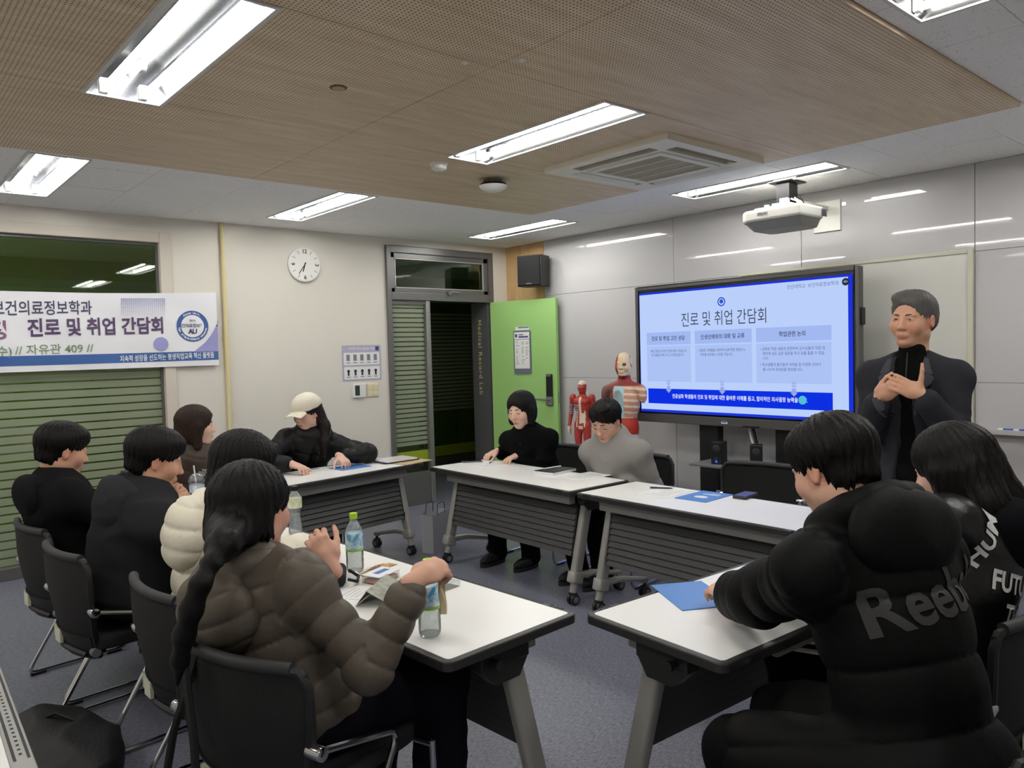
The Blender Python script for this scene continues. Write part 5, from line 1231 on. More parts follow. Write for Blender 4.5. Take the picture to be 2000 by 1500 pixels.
def hair_mat(col, gl=.38):
    if col in HAIRM: return HAIRM[col]
    m = mat('hair_%d_%d_%d' % col, col, .5, spec=.2); nt = m.node_tree; N = nt.nodes; L = nt.links; b = N['Principled BSDF']
    tc = N.new('ShaderNodeTexCoord'); mp = N.new('ShaderNodeMapping'); mp.inputs['Scale'].default_value = (260, 260, 14); L.new(tc.outputs['Object'], mp.inputs['Vector'])
    n = N.new('ShaderNodeTexNoise'); n.inputs['Scale'].default_value = 1.0; n.inputs['Detail'].default_value = 2; L.new(mp.outputs['Vector'], n.inputs['Vector'])
    bp = N.new('ShaderNodeBump'); bp.inputs['Strength'].default_value = .55; bp.inputs['Distance'].default_value = .004; L.new(n.outputs['Fac'], bp.inputs['Height']); L.new(bp.outputs['Normal'], b.inputs['Normal'])
    HAIRM[col] = m; return m
def strands(V, F, O, R, sc, amp=.0022, fr=58, seed=2, flow='down'):
    """grooves that run from the crown down"""
    N = vnormals(V, F); L = (V-O)@R/sc; a = np.arctan2(L[:, 1], -L[:, 0]+1e-6); z = L[:, 2]
    r = np.random.RandomState(seed); n = 0
    for i in range(4): n = n+np.sin(a*(fr*(.5+.35*i))+z*r.uniform(-30, 30)+r.uniform(0, 6)+2*np.sin(z*40+i))/(1+i*.4)
    jag = np.clip((.035-z)/.03, 0, 1)*np.clip((z+.11)/.02, 0, 1)*np.sin(a*fr*.42+2*np.sin(a*11))
    return V+N*(amp*n/1.6*np.clip((z+.16)/.08, 0, 1))[:, None]+R[:, 2][None, :]*(.0065*sc*jag)[:, None]
def hair_sdf(s, O, R, sc, style='short', part=0, vol=0.0):
    T = lambda x, y, z: O+R@(V3(x, y, z)*sc)
    e = lambda c, r, k=.015, sub=False: s.ell(T(*c), V3(r)*sc, R, k*sc, sub)
    v = vol
    if style in ('short', 'crop'):
        e((-.012, 0, .054), (.106+v, .087+v, .078+v)); e((-.030, 0, .036), (.088+v*.5, .084+v*.6, .070), .02)
        e((.040, .0, .078), (.052, .068, .036), .025)                         # fringe mass
        e((-.016, 0, .022), (.1005, .0795, .088), .008); e((-.048, 0, -.030), (.058, .066, .060), .02)   # close-cut sides and nape
        e((.125, 0, -.030), (.075, .120, .080), .012, True)                   # face opening
        for q in (-1, 1): e((.018, q*.092, -.040), (.050, .040, .050), .008, True)   # around the ears
        s.half(T(-.02, 0, -.078), R@V3(-.35, 0, -1), .012)
    elif style == 'side':                                                     # parted, swept back from the forehead
        e((-.016, 0, .042), (.106+v, .087+v, .090+v)); e((-.045, 0, -.01), (.068, .080, .07), .03); e((.020, part*.030, .096), (.060, .05, .030), .02); e((.030, -part*.036, .084), (.042, .040, .032), .02)
        e((.122, 0, -.004), (.072, .112, .090), .010, True)
        for q in (-1, 1): e((.030, q*.09, -.045), (.042, .045, .052), .008, True)
        s.half(T(-.02, 0, -.06), R@V3(-.35, 0, -1), .012)
    else:                                                                     # long styles
        e((-.014, 0, .038), (.110+v, .092+v, .094+v)); e((-.035, 0, -.04 if style != 'bob' else -.03), (.078, .090+v, .11 if style != 'bob' else .095), .03)
        if style == 'bob':
            for q in (-1, 1): s.cap(T(.006, q*.078, .0), T(.020, q*.082, -.085), .026*sc, .022*sc, .03*sc)
        elif style != 'tied':
            for q in (-1, 1): s.cap(T(.012, q*.080, .0), T(.010, q*.086, -.12), .030*sc, .026*sc, .03*sc)
        e((.135, 0, -.035), (.088, .066 if style == 'long' else .076, .106), .012, True)
        if style == 'bob': s.half(T(0, 0, -.108), R@V3(-.1, 0, -1), .012)
        if style == 'tied':
            for q in (-1, 1): e((.030, q*.095, -.04), (.040, .036, .045), .01, True)
            s.half(T(-.03, 0, -.075), R@V3(-.2, 0, -1), .02)
    return s
def add_head_hair(par, org, O, R, sc, style, col, vox=.005, extra=None, part=0, vol=0.0, amp=.0022, seed=2):
    s = hair_sdf(SDF(), O, R, sc, style, part, vol)
    if extra: extra(s, lambda x, y, z: O+R@(V3(x, y, z)*sc))
    V, F = s.mesh(vox); V = strands(V, F, O, R, sc, amp, seed=seed); return mesh_obj('hair', V, F, hair_mat(col), par, org)
def make_person(label, p, skin='mid', hands=None, vox=.006, base=None, wide=1.0, fem=False, noskin=False):
    """Empty > body; hands: list of dicts for hand_sdf"""
    base = (p.hip[0], p.hip[1], 0.0); t = thing('person', label, 'person', base)
    s = SDF(); torso_sdf(s, p, -.012, .92)
    for sh, el, wr in ((p.shL, p.eL, p.wl), (p.shR, p.eR, p.wr)): sleeve_sdf(s, sh, el, wr, (.048, .038, .026), cut=-.004)
    for hp, kn, an in ((p.hipL, p.kL, p.aL), (p.hipR, p.kR, p.aR)): s.cap(hp, kn, .075, .05, .03); s.cap(kn, an, .046, .034, .03)
    head_sdf(s, p.head, p.HR, p.hsc, fem, p.neck-p.up*.02, wide)
    for h in (hands or []): hand_sdf(s, **h)
    V, F = s.mesh(vox); V = table_clamp(V); mesh_obj('body', V, F, M_skin, t, base, skin_cols(V, [(p.head, p.HR, p.hsc)], SKIN[skin] if isinstance(skin, str) else skin))
    return t, base
# ------------------------------------------------------------------ the people
def garment(name, s, vox, m, t, base, fn=None, rl=0):
    V, F = s.mesh(vox)
    if rl: V = relax(V, F, rl)
    if fn: V = fn(V, F)
    V = table_clamp(V)
    o = mesh_obj(name, V, F, m, t, base); o['_vf'] = 0; del o['_vf']; return o, V, F
def ring(s, p, r=.03, a=.075, b=.085, up=.015, fwd=0.0, k=.025, gap=0):
    c = p.neck+p.up*up+p.fw*fwd; n = 12
    ps = [c+p.fw*a*math.cos(q)+p.lf*b*math.sin(q)-p.up*.030*math.cos(q) for q in np.linspace(math.radians(gap), math.radians(360-gap), n+1)]
    for i in range(n): s.cap(ps[i], ps[i+1], r, r, k)
def hood(s, p, w=.125, h=.12, d=.065, up=-.045, back=.105, k=.035):
    B = p.B; s.ell(p.neck+p.up*up-p.fw*back, V3(d, w, h), B, k); ring(s, p, .034, .082, .098, .01, -.01, .03)
def hood_piece(t, b, p, m, w=.13, h=.11, d=.065, up=-.06, back=.15, vox=.008, fn=None, rr=.034):
    s = SDF(); hood(s, p, w, h, d, up, back, .03)
    garment('hood', s, vox, m, t, b, fn)
def sleeves(s, p, r=(.062, .052, .042), t=0.0, k=.03, cut=.015):
    for sh, el, wr in ((p.shL, p.eL, p.wl), (p.shR, p.eR, p.wr)): sleeve_sdf(s, sh, el, wr, r, t, k, cut)
def trousers(t, base, p, col, vox=.011, loose=.01, shoes=(28, 28, 30), sole=(32, 32, 34), nm='trousers'):
    s = SDF(); legs_sdf(s, p, .012, loose=loose); garment(nm, s, vox, cloth(col), t, base, lambda V, F: wrinkle(V, F, .004, 30, 4))
    for an in (p.aL, p.aR): shoe(t, an, p.f0, base, mat('shoe_%d' % shoes[0], shoes, .6), mat('sole_%d' % sole[0], sole, .6))
def cloth(col, rough=.85, bump=(260, .25), sheen=0.0): return mat('cloth_%d_%d_%d_%d' % (*col, int(rough*100)), col, rough, bump=bump, sheen=sheen, spec=.1)
def nylon(col): return mat('nylon_%d_%d_%d' % col, col, .5, bump=(60, .12), spec=.28)
def fw_of(a, b): return nrm(V3(b)-V3(a))
def seated(label, px, py, D, yaw, hipxy, hyaw, hpitch, hroll=0, hsc=1.05, wl=None, wr=None, hipz=.565, shw=.185, back=.0, **kw):
    O = V3(at(px, py, D=D)); HR = rot(hyaw, hpitch, hroll); f = rot(yaw)[:, 0]
    neck = O-HR[:, 2]*.125*hsc-HR[:, 0]*.022-V3(0, 0, .035)-f*back
    return Pose((hipxy[0], hipxy[1], hipz), yaw, neckO=neck, headO=O, hyaw=hyaw-yaw, hpitch=hpitch, hroll=hroll, hsc=hsc, wl=wl, wr=wr, shw=shw, **kw)
BLACKHAIR = (13, 11, 11)
def finish(t, base, p, style, col=BLACKHAIR, open_=.5, extra=None, part=0, vol=0.0, vox=.005, seed=2, brow=(38, 32, 30), face=True, amp=.0022):
    if face: face_parts(t, p.head, p.HR, p.hsc, base, open_, brow)
    return add_head_hair(t, base, p.head, p.HR, p.hsc, style, col, vox, extra, part, vol, amp, seed)
def hd(p, L, fwd, up, **k):
    """hand dict; the left thumb lies to the right of fwd seen from the back"""
    return dict(Wp=p.wl if L else p.wr, fwd=fwd, up=up, side=-1 if L else 1, **k)

# P1 crop-haired, black fleece hoodie
p = seated('', 122, 880, 3.75, 4, (.84, 4.24), 4, 14, hsc=1.06, wl=(1.20, 4.44, .80), wr=(1.22, 4.10, .80))
t, b = make_person('person with cropped black hair in a black fleece hoodie, chair beside the striped window', p, (206, 158, 132), [hd(p, 1, (1, -.4, -.1), (0, 0, 1)), hd(p, 0, (1, .4, -.1), (0, 0, 1))])
s = SDF(); torso_sdf(s, p, .035, 1.05); sleeves(s, p, t=.016)
garment('hoodie', s, .009, cloth((24, 24, 25), .95), t, b, lambda V, F: wrinkle(V, F, .009, 24, 2, p)); hood_piece(t, b, p, cloth((28, 28, 30), .95), .135, .105, .05, -.03, .115, .009, lambda V, F: wrinkle(V, F, .004, 30, 3)); trousers(t, b, p, (14, 14, 17))
finish(t, b, p, 'short', vol=.006, seed=3)
# P2 chin on clasped hands
O = V3(at(303, 898, D=3.33)); hc = V3(at(354, 958, D=3.40)); 
p = seated('', 303, 898, 3.33, 2, (.87, 3.57), -10, 16, hsc=1.07, wl=hc+V3(.0, .055, -.075), wr=hc+V3(-.02, -.055, -.08), pl=V3(.3, .6, -1), pr=V3(.8, .15, -1))
t, b = make_person('person in a black zip hoodie resting the chin on clasped hands', p, (216, 166, 138), [hd(p, 1, (.15, -.5, .75), (.9, .4, .1), curl=(35, 60, 40), thumb=(20, 20)), hd(p, 0, (.2, .5, .75), (.5, -.8, .2), curl=(40, 55, 35), thumb=(20, 20))], .0055)
s = SDF(); torso_sdf(s, p, .045, 1.10); sleeves(s, p, (.060, .052, .040), .018)
garment('hoodie', s, .008, cloth((42, 42, 44), .92), t, b, lambda V, F: wrinkle(V, F, .009, 22, 6, p)); hood_piece(t, b, p, cloth((48, 48, 50), .92), .135, .125, .055, -.035, .125, .008, lambda V, F: wrinkle(V, F, .005, 28, 5)); trousers(t, b, p, (20, 22, 31), shoes=(38, 38, 40), sole=(206, 202, 198))
finish(t, b, p, 'short', vol=.007, seed=5, open_=.3)
# P3 cream puffer, mostly behind the ponytail
p = seated('', 478, 915, 2.80, 0, (.95, 2.76), -24, 16, hsc=1.05, wl=(1.41, 2.95, .79), wr=(1.38, 2.83, .79), pl=V3(-1, -.25, -.3), pr=V3(-1, -.3, -.6), elbz=.06)
t, b = make_person('person with straight black hair in a cream puffer jacket', p, 'fair', [hd(p, 1, (1, -.2, -.1), (0, 0, 1)), hd(p, 0, (1, .3, -.1), (0, 0, 1))], fem=True)
s = SDF(); torso_sdf(s, p, .042, .98); sleeves(s, p, (.054, .050, .044), .016)
garment('puffer_jacket', s, .008, nylon((226, 220, 200)), t, b, lambda V, F: quilt(V, F, p, .09, .014)); hood_piece(t, b, p, nylon((226, 220, 200)), .14, .13, .07, -.08, .15, .008, lambda V, F: quilt(V, F, p, .075, .012)); trousers(t, b, p, (24, 24, 28), shoes=(190, 188, 184), sole=(214, 210, 206))
finish(t, b, p, 'long', open_=.4, seed=7, vol=.004)
# P4 olive puffer, long ponytail
p = seated('', 492, 995, 2.20, 14, (.955, 2.03), 22, 6, -4, hsc=1.07, wl=V3(at(645, 1100, D=2.44)), wr=V3(at(816, 1130, D=2.10)), pl=V3(.3, .8, -1), pr=V3(.3, -.6, -1), shw=.18)
t, b = make_person('person with a long low ponytail in an olive-brown puffer jacket', p, (214, 166, 142),
    [hd(p, 1, fw_of(p.wl, at(608, 1036, D=2.46)), V3(-CF)+V3(.25, -.1, 0), curl=(38, 50, 32), spread=5, thumb=(32, 25)), hd(p, 0, fw_of(p.wr, at(862, 1105, D=2.15)), V3(.1, -.5, .9), curl=(55, 75, 45), thumb=(15, 35))], .005, fem=True)
s = SDF(); torso_sdf(s, p, .036, .95, hem=.06); sleeves(s, p, (.052, .047, .041), .015)
o, JV, JF = garment('puffer_jacket', s, .0065, nylon((92, 84, 74)), t, b, lambda V, F: quilt(V, F, p, .075, .013, .32, .068))
hood_piece(t, b, p, nylon((92, 84, 74)), .145, .12, .07, -.060, .135, .0065, lambda V, F: quilt(V, F, p, .07, .011))
trousers(t, b, p, (20, 21, 30), .009, .03)
def pony(s, T):
    pts = [T(-.085, 0, -.035)]+[V3(at(x, y, X=xx)) for x, y, xx in ((436, 1062, .70), (414, 1098, .655), (392, 1140, .62), (374, 1190, .60), (360, 1240, .59), (352, 1290, .585), (346, 1335, .59))]
    s.chain(pts, [.050, .028, .019, .023, .025, .024, .019, .006], .02); s.cap(T(-.05, .02, -.05), pts[1], .062, .028, .05)
finish(t, b, p, 'tied', extra=pony, seed=11, vol=.003, vox=.0045, open_=.5)
q = V3(at(414, 1098, X=.66)); G().lathe([(.026, -.012), (.031, 0), (.026, .012)], 16, Matrix.Translation(Vector(q-np.array(b)))).obj('hair_tie', M_black, t, True)
# P5 brown puffer, seen in profile
p = seated('', 383, 832, 5.12, -94, (1.62, 5.45), -20, 2, hsc=1.06, wl=(1.69, 5.17, .67), wr=(1.54, 5.15, .67), pl=V3(.35, 1, -.8), pr=V3(-.35, 1, -.8))
t, b = make_person('woman with shoulder-length brown hair in a dark brown puffer jacket', p, 'fair', [hd(p, 1, (-.3, -1, -.1), (0, 0, 1)), hd(p, 0, (.3, -1, -.1), (0, 0, 1))], .007, fem=True)
s = SDF(); torso_sdf(s, p, .036, .97); sleeves(s, p, t=.016); ring(s, p, .042, .085, .10, .02)
o, JV5, JF5 = garment('puffer_jacket', s, .009, nylon((78, 66, 58)), t, b, lambda V, F: quilt(V, F, p, .095, .012)); trousers(t, b, p, (16, 16, 19))
finish(t, b, p, 'long', (46, 32, 26), open_=.5, seed=13, vox=.006, vol=.006, extra=lambda s, T: s.cap(T(-.06, 0, -.05), T(-.07, 0, -.19), .075, .05, .03))


P5 = (p, t, b)
# P6 cream cap
p = seated('', 600, 806, 5.86, -96, (2.64, 5.66), -160, 10, 4, hsc=1.08, wl=V3(at(668, 893, Z=.80))+V3(.0, .03, 0), wr=V3(at(583, 908, Z=.79))+V3(-.02, .04, 0), pl=V3(1, .3, -.8), pr=V3(-1, .3, -.8))
t, b = make_person('woman in a cream baseball cap and black puffer jacket', p, (222, 180, 160), [hd(p, 1, (.0, -1, -.35), (0, -.2, 1), curl=(35, 40, 25), spread=8, thumb=(50, 20)), hd(p, 0, (.3, -1, -.2), (0, 0, 1), curl=(25, 30, 20), spread=6)], .006, fem=True)
s = SDF(); torso_sdf(s, p, .036, .98); sleeves(s, p, (.060, .053, .042), .018); ring(s, p, .036, .085, .10, .02, gap=35)
s.ell(p.chest+p.fw*.17, V3(.05, .028, .2), p.B, .02, True)
garment('puffer_jacket', s, .009, nylon((12, 12, 13)), t, b, lambda V, F: quilt(V, F, p, .11, .011)); trousers(t, b, p, (16, 16, 19))
s = SDF(); torso_sdf(s, p, .012, .97); garment('inner_top', s, .012, cloth((10, 10, 11)), t, b)
fT = lambda x, y, z: p.head+p.HR@(V3(x, y, z)*p.hsc)
def cap_hair(s, T): s.chain([T(-.06, .045, -.03), T(-.05, .085, -.12), T(.0, .10, -.22), T(.03, .10, -.33)], [.045, .042, .036, .012], .03)
finish(t, b, p, 'tied', (30, 22, 20), open_=0, extra=cap_hair, seed=17, vox=.006)
s = SDF(); s.ell(fT(-.010, 0, .050), V3(.116, .096, .092)*p.hsc, p.HR, .01); s.half(fT(0, 0, .030), p.HR@V3(-.12, 0, -1), .006)
M_cap = cloth((226, 220, 200), .9); garment('cap_crown', s, .006, M_cap, t, b, lambda V, F: wrinkle(V, F, .002, 50, 3))
g = G(); P = [[tuple(V3(fT(.085+u*.085*math.cos(a*.55), .084*math.sin(a), .036-.020*u-.024*math.sin(a)**2*1.0+dz))-np.array(b)) for a in np.linspace(-1.35, 1.35, 15)] for u, dz in ((0, .004), (.5, .004), (1, .0035), (1, -.0005), (.5, -.001), (0, -.001))]
g.grid(P).obj('cap_peak', M_cap, t, True)
# P7 black cardigan
p = seated('', 1018, 800, 5.75, 190, (4.02, 4.28), 194, 12, 2, hsc=1.08, wl=V3(at(1000, 890, Z=.775))+V3(.05, -.02, 0), wr=V3(at(962, 885, Z=.775))+V3(.06, .03, 0), pl=V3(.3, -1, -.8), pr=V3(.3, 1, -.8))
t, b = make_person('woman with a chin-length black bob in a black cardigan', p, 'fair', [hd(p, 1, (-1, .15, -.2), (0, 0, 1), curl=(20, 25, 15), spread=6), hd(p, 0, (-1, .1, -.25), (0, 0, 1), curl=(35, 40, 25), spread=5)], .006, fem=True)
s = SDF(); torso_sdf(s, p, .018, .98); sleeves(s, p, (.056, .048, .040), .014)
garment('cardigan', s, .008, cloth((10, 10, 11), .9), t, b, lambda V, F: wrinkle(V, F, .005, 30, 9, p)); trousers(t, b, p, (12, 12, 14))
for k in range(4):
    q = V3(p.chest+p.fw*(.125+.004*k)+p.up*(.09-.07*k)+p.lf*.01); G().lathe([(.0, -.004), (.006, -.002), (.006, .002), (0, .004)], 10, Matrix.Translation(Vector(q-np.array(b)))).obj('button', M_rail, t)
nk = p.neck+p.up*.0; G().tube([Vector(nk+p.lf*.055+p.up*.03-np.array(b)), Vector(nk+p.fw*.085-p.up*.03+p.lf*.02-np.array(b)), Vector(nk+p.fw*.10-p.up*.055-np.array(b)), Vector(nk+p.fw*.085-p.up*.03-p.lf*.02-np.array(b)), Vector(nk-p.lf*.055+p.up*.03-np.array(b))], .0014, 5).obj('necklace', M_chrome, t)
finish(t, b, p, 'bob', open_=0, seed=19, vox=.006, vol=.002)
# P8 grey sweater and glasses
p = seated('', 1184, 822, 5.15, 182, (4.02, 3.46), 192, 26, 0, hsc=1.10, wl=(3.83, 3.36, .67), wr=(3.82, 3.50, .67), pl=V3(.6, -.30, -.7), pr=V3(.6, .30, -.7), shw=.20, knees=((3.64, 3.41, .525), (3.60, 3.63, .525)), feet=((3.72, 3.41, .09), (3.70, 3.61, .09)))
t, b = make_person('man with round glasses in a grey zip-collar sweater', p, (214, 168, 144), [hd(p, 1, (-.6, .8, -.1), (-.2, 0, 1), curl=(35, 40, 30)), hd(p, 0, (-.5, -.8, -.1), (-.2, 0, 1), curl=(35, 40, 30))], .006)
s = SDF(); torso_sdf(s, p, .03, 1.0); sleeves(s, p, (.064, .054, .044), .018)
ring(s, p, .026, .072, .085, .035, gap=20)
garment('sweater', s, .007, cloth((150, 147, 144), .95, (320, .5)), t, b, lambda V, F: wrinkle(V, F, .006, 24, 14, p)); trousers(t, b, p, (14, 14, 16))
s = SDF(); ring(s, p, .020, .082, .092, .055, .004, .012, 16)
garment('collar', s, .006, cloth((168, 165, 161), .95, (320, .5)), t, b)
za = V3(p.neck+p.fw*.118-p.up*.05); G().cyl(Vector(za-np.array(b)), Vector(za-p.up*.30+p.fw*.045-np.array(b)), .0035, n=6).obj('zip', M_steel, t); G().cyl(Vector(za-np.array(b)), Vector(za-p.up*.03+p.fw*.008-np.array(b)), .006, n=6).obj('zip_pull', M_chrome, t)
finish(t, b, p, 'short', open_=0, seed=23, vox=.0055, vol=.003, amp=.003, extra=lambda s, T: (s.ell(T(.118, -.012, .030), V3(.046, .046, .034), p.HR, .008, True), s.ell(T(.05, .03, .115), V3(.05, .045, .022), p.HR, .02)))
T_ = lambda x, y, z: Vector(p.head+p.HR@(V3(x, y, z)*p.hsc)-np.array(b))
gl = place('glasses', None, t)
for q in (-1, 1):
    G().tube([T_(.107-.010*max(0, math.cos(a)*q*q*(1 if True else 0))*(1 if q > 0 else 0)-.010*max(0, -math.cos(a))*(1 if q < 0 else 0), q*.033+.023*math.cos(a), -.002+.020*math.sin(a)) for a in np.linspace(0, 2*math.pi, 19)], .0013, 5).obj('rim', M_steel, gl, True)
    G().tube([T_(.098, q*.056, .002), T_(.05, q*.076, .002), T_(-.005, q*.084, .0)], .0014, 5).obj('temple', M_steel, gl)
G().tube([T_(.107, -.010, .002), T_(.110, 0, .006), T_(.107, .010, .002)], .0013, 5).obj('bridge', M_steel, gl)
# P9 standing man in a dark blazer
O9 = V3(at(1783, 624, D=3.72)); f9 = rot(184)[:, 0]; l9 = rot(184)[:, 1]
hc = V3(at(1752, 748, D=3.50)); hp = V3(O9[0]+.03, O9[1], .93)
nk = O9-V3(0, 0, .185)
p = Pose(hp, 184, neckO=nk, headO=O9, hyaw=-10, hpitch=2, hroll=-3, hsc=1.09, shw=.182, drop=.098, stand=True, wl=hc+V3(.05, -.085, -.055), wr=hc+V3(.04, .10, -.075), pl=V3(.55, -.40, -1), pr=V3(.55, .40, -1))
t, b = make_person('standing man with greying hair in a dark blazer, hands together before the whiteboard', p, (206, 156, 128),
    [hd(p, 1, fw_of(p.wl, hc+V3(-.01, .06, .03)), V3(-.9, -.2, .2), curl=(12, 18, 12), spread=2, thumb=(70, -10, 4)), hd(p, 0, fw_of(p.wr, hc+V3(.01, -.04, .02)), V3(-.5, .3, -.4), curl=(30, 40, 25), thumb=(25, 15))], .005, wide=1.06)
s = SDF(); torso_sdf(s, p, .004, .96); s.cap(p.neck-p.up*.03, p.neck+p.up*.035+p.fw*.006, .068, .062, .02)
garment('black_sweater', s, .008, cloth((12, 12, 12), .9), t, b)
G().cyl(Vector(p.neck+p.fw*.078+p.up*.03-np.array(b)), Vector(p.neck+p.fw*.118-p.up*.12-np.array(b)), .003, n=6).obj('sweater_zip', M_rail, t)
s = SDF(); torso_sdf(s, p, .024, .98, hem=.12); sleeves(s, p, (.058, .050, .046), .012, cut=.0)
s.ell(p.hip-p.up*.08, V3(.15, .20, .17), p.B, .05)
nf = p.neck+p.fw*.10; s.cap(p.neck+p.up*.05+p.fw*.05, p.chest+p.fw*.145-p.up*.02, .078, .044, .012, True); s.cap(p.chest+p.fw*.145-p.up*.02, p.hip+p.fw*.155-p.up*.28, .044, .070, .012, True)
s.half(p.hip-p.up*.24, -p.up, .01)
SUIT = cloth((46, 47, 52), .8, (420, .2))
o, SV, SF = garment('blazer', s, .007, SUIT, t, b, lambda V, F: wrinkle(V, F, .0045, 20, 21, p))
bvh = BVHTree.FromPolygons([Vector(v) for v in SV], [tuple(int(i) for i in f) for f in SF])
def drape(name, pts, org, m, off=.004, th=.003, dirv=None, sub=6):
    """quad strip patch laid onto a garment: pts rows of points, pushed to the surface along dirv"""
    d = Vector(-p.fw if dirv is None else dirv).normalized(); rows = []
    a, b2, c, e = [Vector(q) for q in pts]
    for i in range(sub+1):
        r = []
        for j in range(sub+1):
            u, v = i/sub, j/sub; q = a*(1-u)*(1-v)+b2*u*(1-v)+c*u*v+e*(1-u)*v; h = bvh.ray_cast(q-d*.3, d, .8)
            q = (h[0]-d*off) if h[0] else q
            r.append(tuple(q-Vector(org)))
        rows.append(r)
    return G().grid(rows).obj(name, m, t, True)
C = lambda x, y, z: p.neck+p.fw*x+p.lf*y+p.up*z
LAP = cloth((70, 71, 77), .78, (420, .2))
for q in (-1, 1):
    drape('lapel', [C(.15, q*.055, -.02), C(.15, q*.125, -.085), C(.18, q*.052, -.26), C(.18, q*.036, -.26)], b, LAP, .011)
    drape('collar', [C(.12, q*.055, .015), C(.12, q*.092, .0), C(.13, q*.120, -.070), C(.13, q*.060, -.055)], b, LAP, .013)
for wr, el in ((p.wl, p.eL), (p.wr, p.eR)):
    for k in range(3):
        q = wr+(el-wr)*(.22+.05*k)-p.up*.03+p.fw*.045; G().lathe([(.0, -.004), (.007, -.002), (.007, .002), (0, .004)], 10, Matrix.Translation(Vector(q-np.array(b)))).obj('cuff_button', M_shell, t, True)
trousers(t, b, p, (14, 14, 15), .010, .012)
finish(t, b, p, 'side', (92, 90, 88), open_=.45, part=-1, seed=29, vol=.001, brow=(66, 58, 54))
P9 = p
def wrap_text(name, s_, size, ctr, xdir, ydir, V, F, m, par, org, bold=.0, squeeze=1.0, off=.003, rotd=0, spacing=1.0, cell=.012):
    """lettering laid onto the garment surface"""
    bv = BVHTree.FromPolygons([Vector(v) for v in V], [tuple(int(i) for i in f) for f in F]); me = text_geo(s_, size, 'CENTER', bold, 0, spacing)
    bm = bmesh.new(); bm.from_mesh(me); 
    xs = [v.co.x for v in bm.verts]; ys = [v.co.y for v in bm.verts]
    for c, ax in ((0, (1, 0, 0)), (1, (0, 1, 0))):
        lo_, hi_ = (min(xs), max(xs)) if c == 0 else (min(ys), max(ys)); q = lo_+cell
        while q < hi_:
            co = (q, 0, 0) if c == 0 else (0, q, 0); bmesh.ops.bisect_plane(bm, geom=bm.verts[:]+bm.edges[:]+bm.faces[:], plane_co=co, plane_no=ax); q += cell
    bmesh.ops.triangulate(bm, faces=bm.faces)
    x, y = Vector(nrm(xdir)), Vector(nrm(ydir)); n = x.cross(y); rm = Matrix.Rotation(math.radians(rotd), 3, 'Z')
    miss = []
    for v in bm.verts:
        c = rm @ v.co; q = Vector(ctr)+x*c.x*squeeze+y*c.y; h = bv.ray_cast(q+n*.4, -n, 1.0)
        if h[0] is None or h[1].dot(n) < .12: miss.append(v)
        else: v.co = h[0]+n*off-Vector(org)
    bmesh.ops.delete(bm, geom=miss, context='VERTS')
    bm.to_mesh(me); bm.free(); me.materials.clear(); me.materials.append(m); me.name = name; return place(name, me, par)
pp5, t5, b5 = P5
wrap_text('chest_mark', 'THE\nNORTH\nFACE', .017, pp5.chest+pp5.fw*.2+pp5.lf*.075+pp5.up*.075, pp5.lf, pp5.up, JV5, JF5, mat('print_offwhite', (226, 226, 224), .6), t5, b5, .0006, 1.0, .004)
# P10 black puffer with big tonal lettering across the back
p = seated('', 1628, 915, 2.02, 74, (1.86, .69), 78, 22, 2, hsc=1.06, wl=V3(at(1408, 1150, Z=.79))+V3(-.03, -.06, .0), wr=V3(at(1452, 1140, Z=.79))+V3(.05, -.05, .0), pl=V3(-.9, .1, -.7), pr=V3(.9, .0, -.8), shw=.20, back=.03, knees=((1.68, 1.09, .53), (1.93, 1.11, .53)), feet=((1.65, 1.03, .09), (1.95, 1.04, .09)))
t, b = make_person('person with short black hair in a long black hooded puffer lettered across the back', p, (216, 170, 146), [hd(p, 1, (.35, .9, .05), (-.3, .1, 1), curl=(30, 40, 25), thumb=(40, 10)), hd(p, 0, (-.4, .9, .02), (.2, .1, 1), curl=(30, 40, 25), thumb=(30, 10))], .0055)
s = SDF(); torso_sdf(s, p, .048, .96, hem=.12); sleeves(s, p, (.066, .060, .050), .020, cut=.0); ring(s, p, .040, .095, .115, .035, -.01)
for hpp, kn in ((p.hipL, p.kL), (p.hipR, p.kR)): s.cap(hpp, hpp+(kn-hpp)*.85, .125, .105, .06)
o, JV, JF = garment('long_puffer', s, .0075, mat('nylon_black_matte', (12, 12, 12), .62, spec=.12, bump=(60, .12)), t, b, lambda V, F: quilt(V, F, p, .15, .016, .36, .11))
hood_piece(t, b, p, MATS['nylon_black_matte'], .170, .115, .060, -.015, .115, .0075, lambda V, F: wrinkle(V, F, .006, 22, 8), .04)
bk = p.chest+p.up*.012-p.fw*.2
wrap_text('back_lettering', 'Reebok', .145, bk-p.lf*.035, -p.lf, p.up, JV, JF, mat('tonal_print', (48, 48, 49), .5), t, b, .0035, 1.0, .003, 6)
trousers(t, b, p, (11, 11, 12), .012, .012); finish(t, b, p, 'short', open_=.3, seed=31, vol=.008, vox=.0045)
# P11 long hair, jacket with white slogan
p = seated('', 1862, 915, 2.50, 88, (2.50, .91), 92, 16, -3, hsc=1.11, wl=(2.42, 1.34, .80), wr=(2.86, 1.30, .80), shw=.185, back=.02)
t, b = make_person('person with long dark hair in a black jacket with white slogan lettering', p, 'fair', [hd(p, 1, (.3, .9, 0), (0, 0, 1)), hd(p, 0, (-.3, .9, 0), (0, 0, 1))], .0065, fem=True)
s = SDF(); torso_sdf(s, p, .034, .95, hem=.04); sleeves(s, p, (.062, .054, .046), .018)
o, JV, JF = garment('slogan_jacket', s, .0085, mat('satin_black', (11, 11, 12), .38, spec=.5, bump=(30, .3)), t, b, lambda V, F: wrinkle(V, F, .008, 20, 33, p))
s = SDF(); hood(s, p, .135, .105, .075, -.02, .105); garment('hood', s, .009, cloth((15, 16, 20), .95), t, b, lambda V, F: wrinkle(V, F, .004, 28, 4))
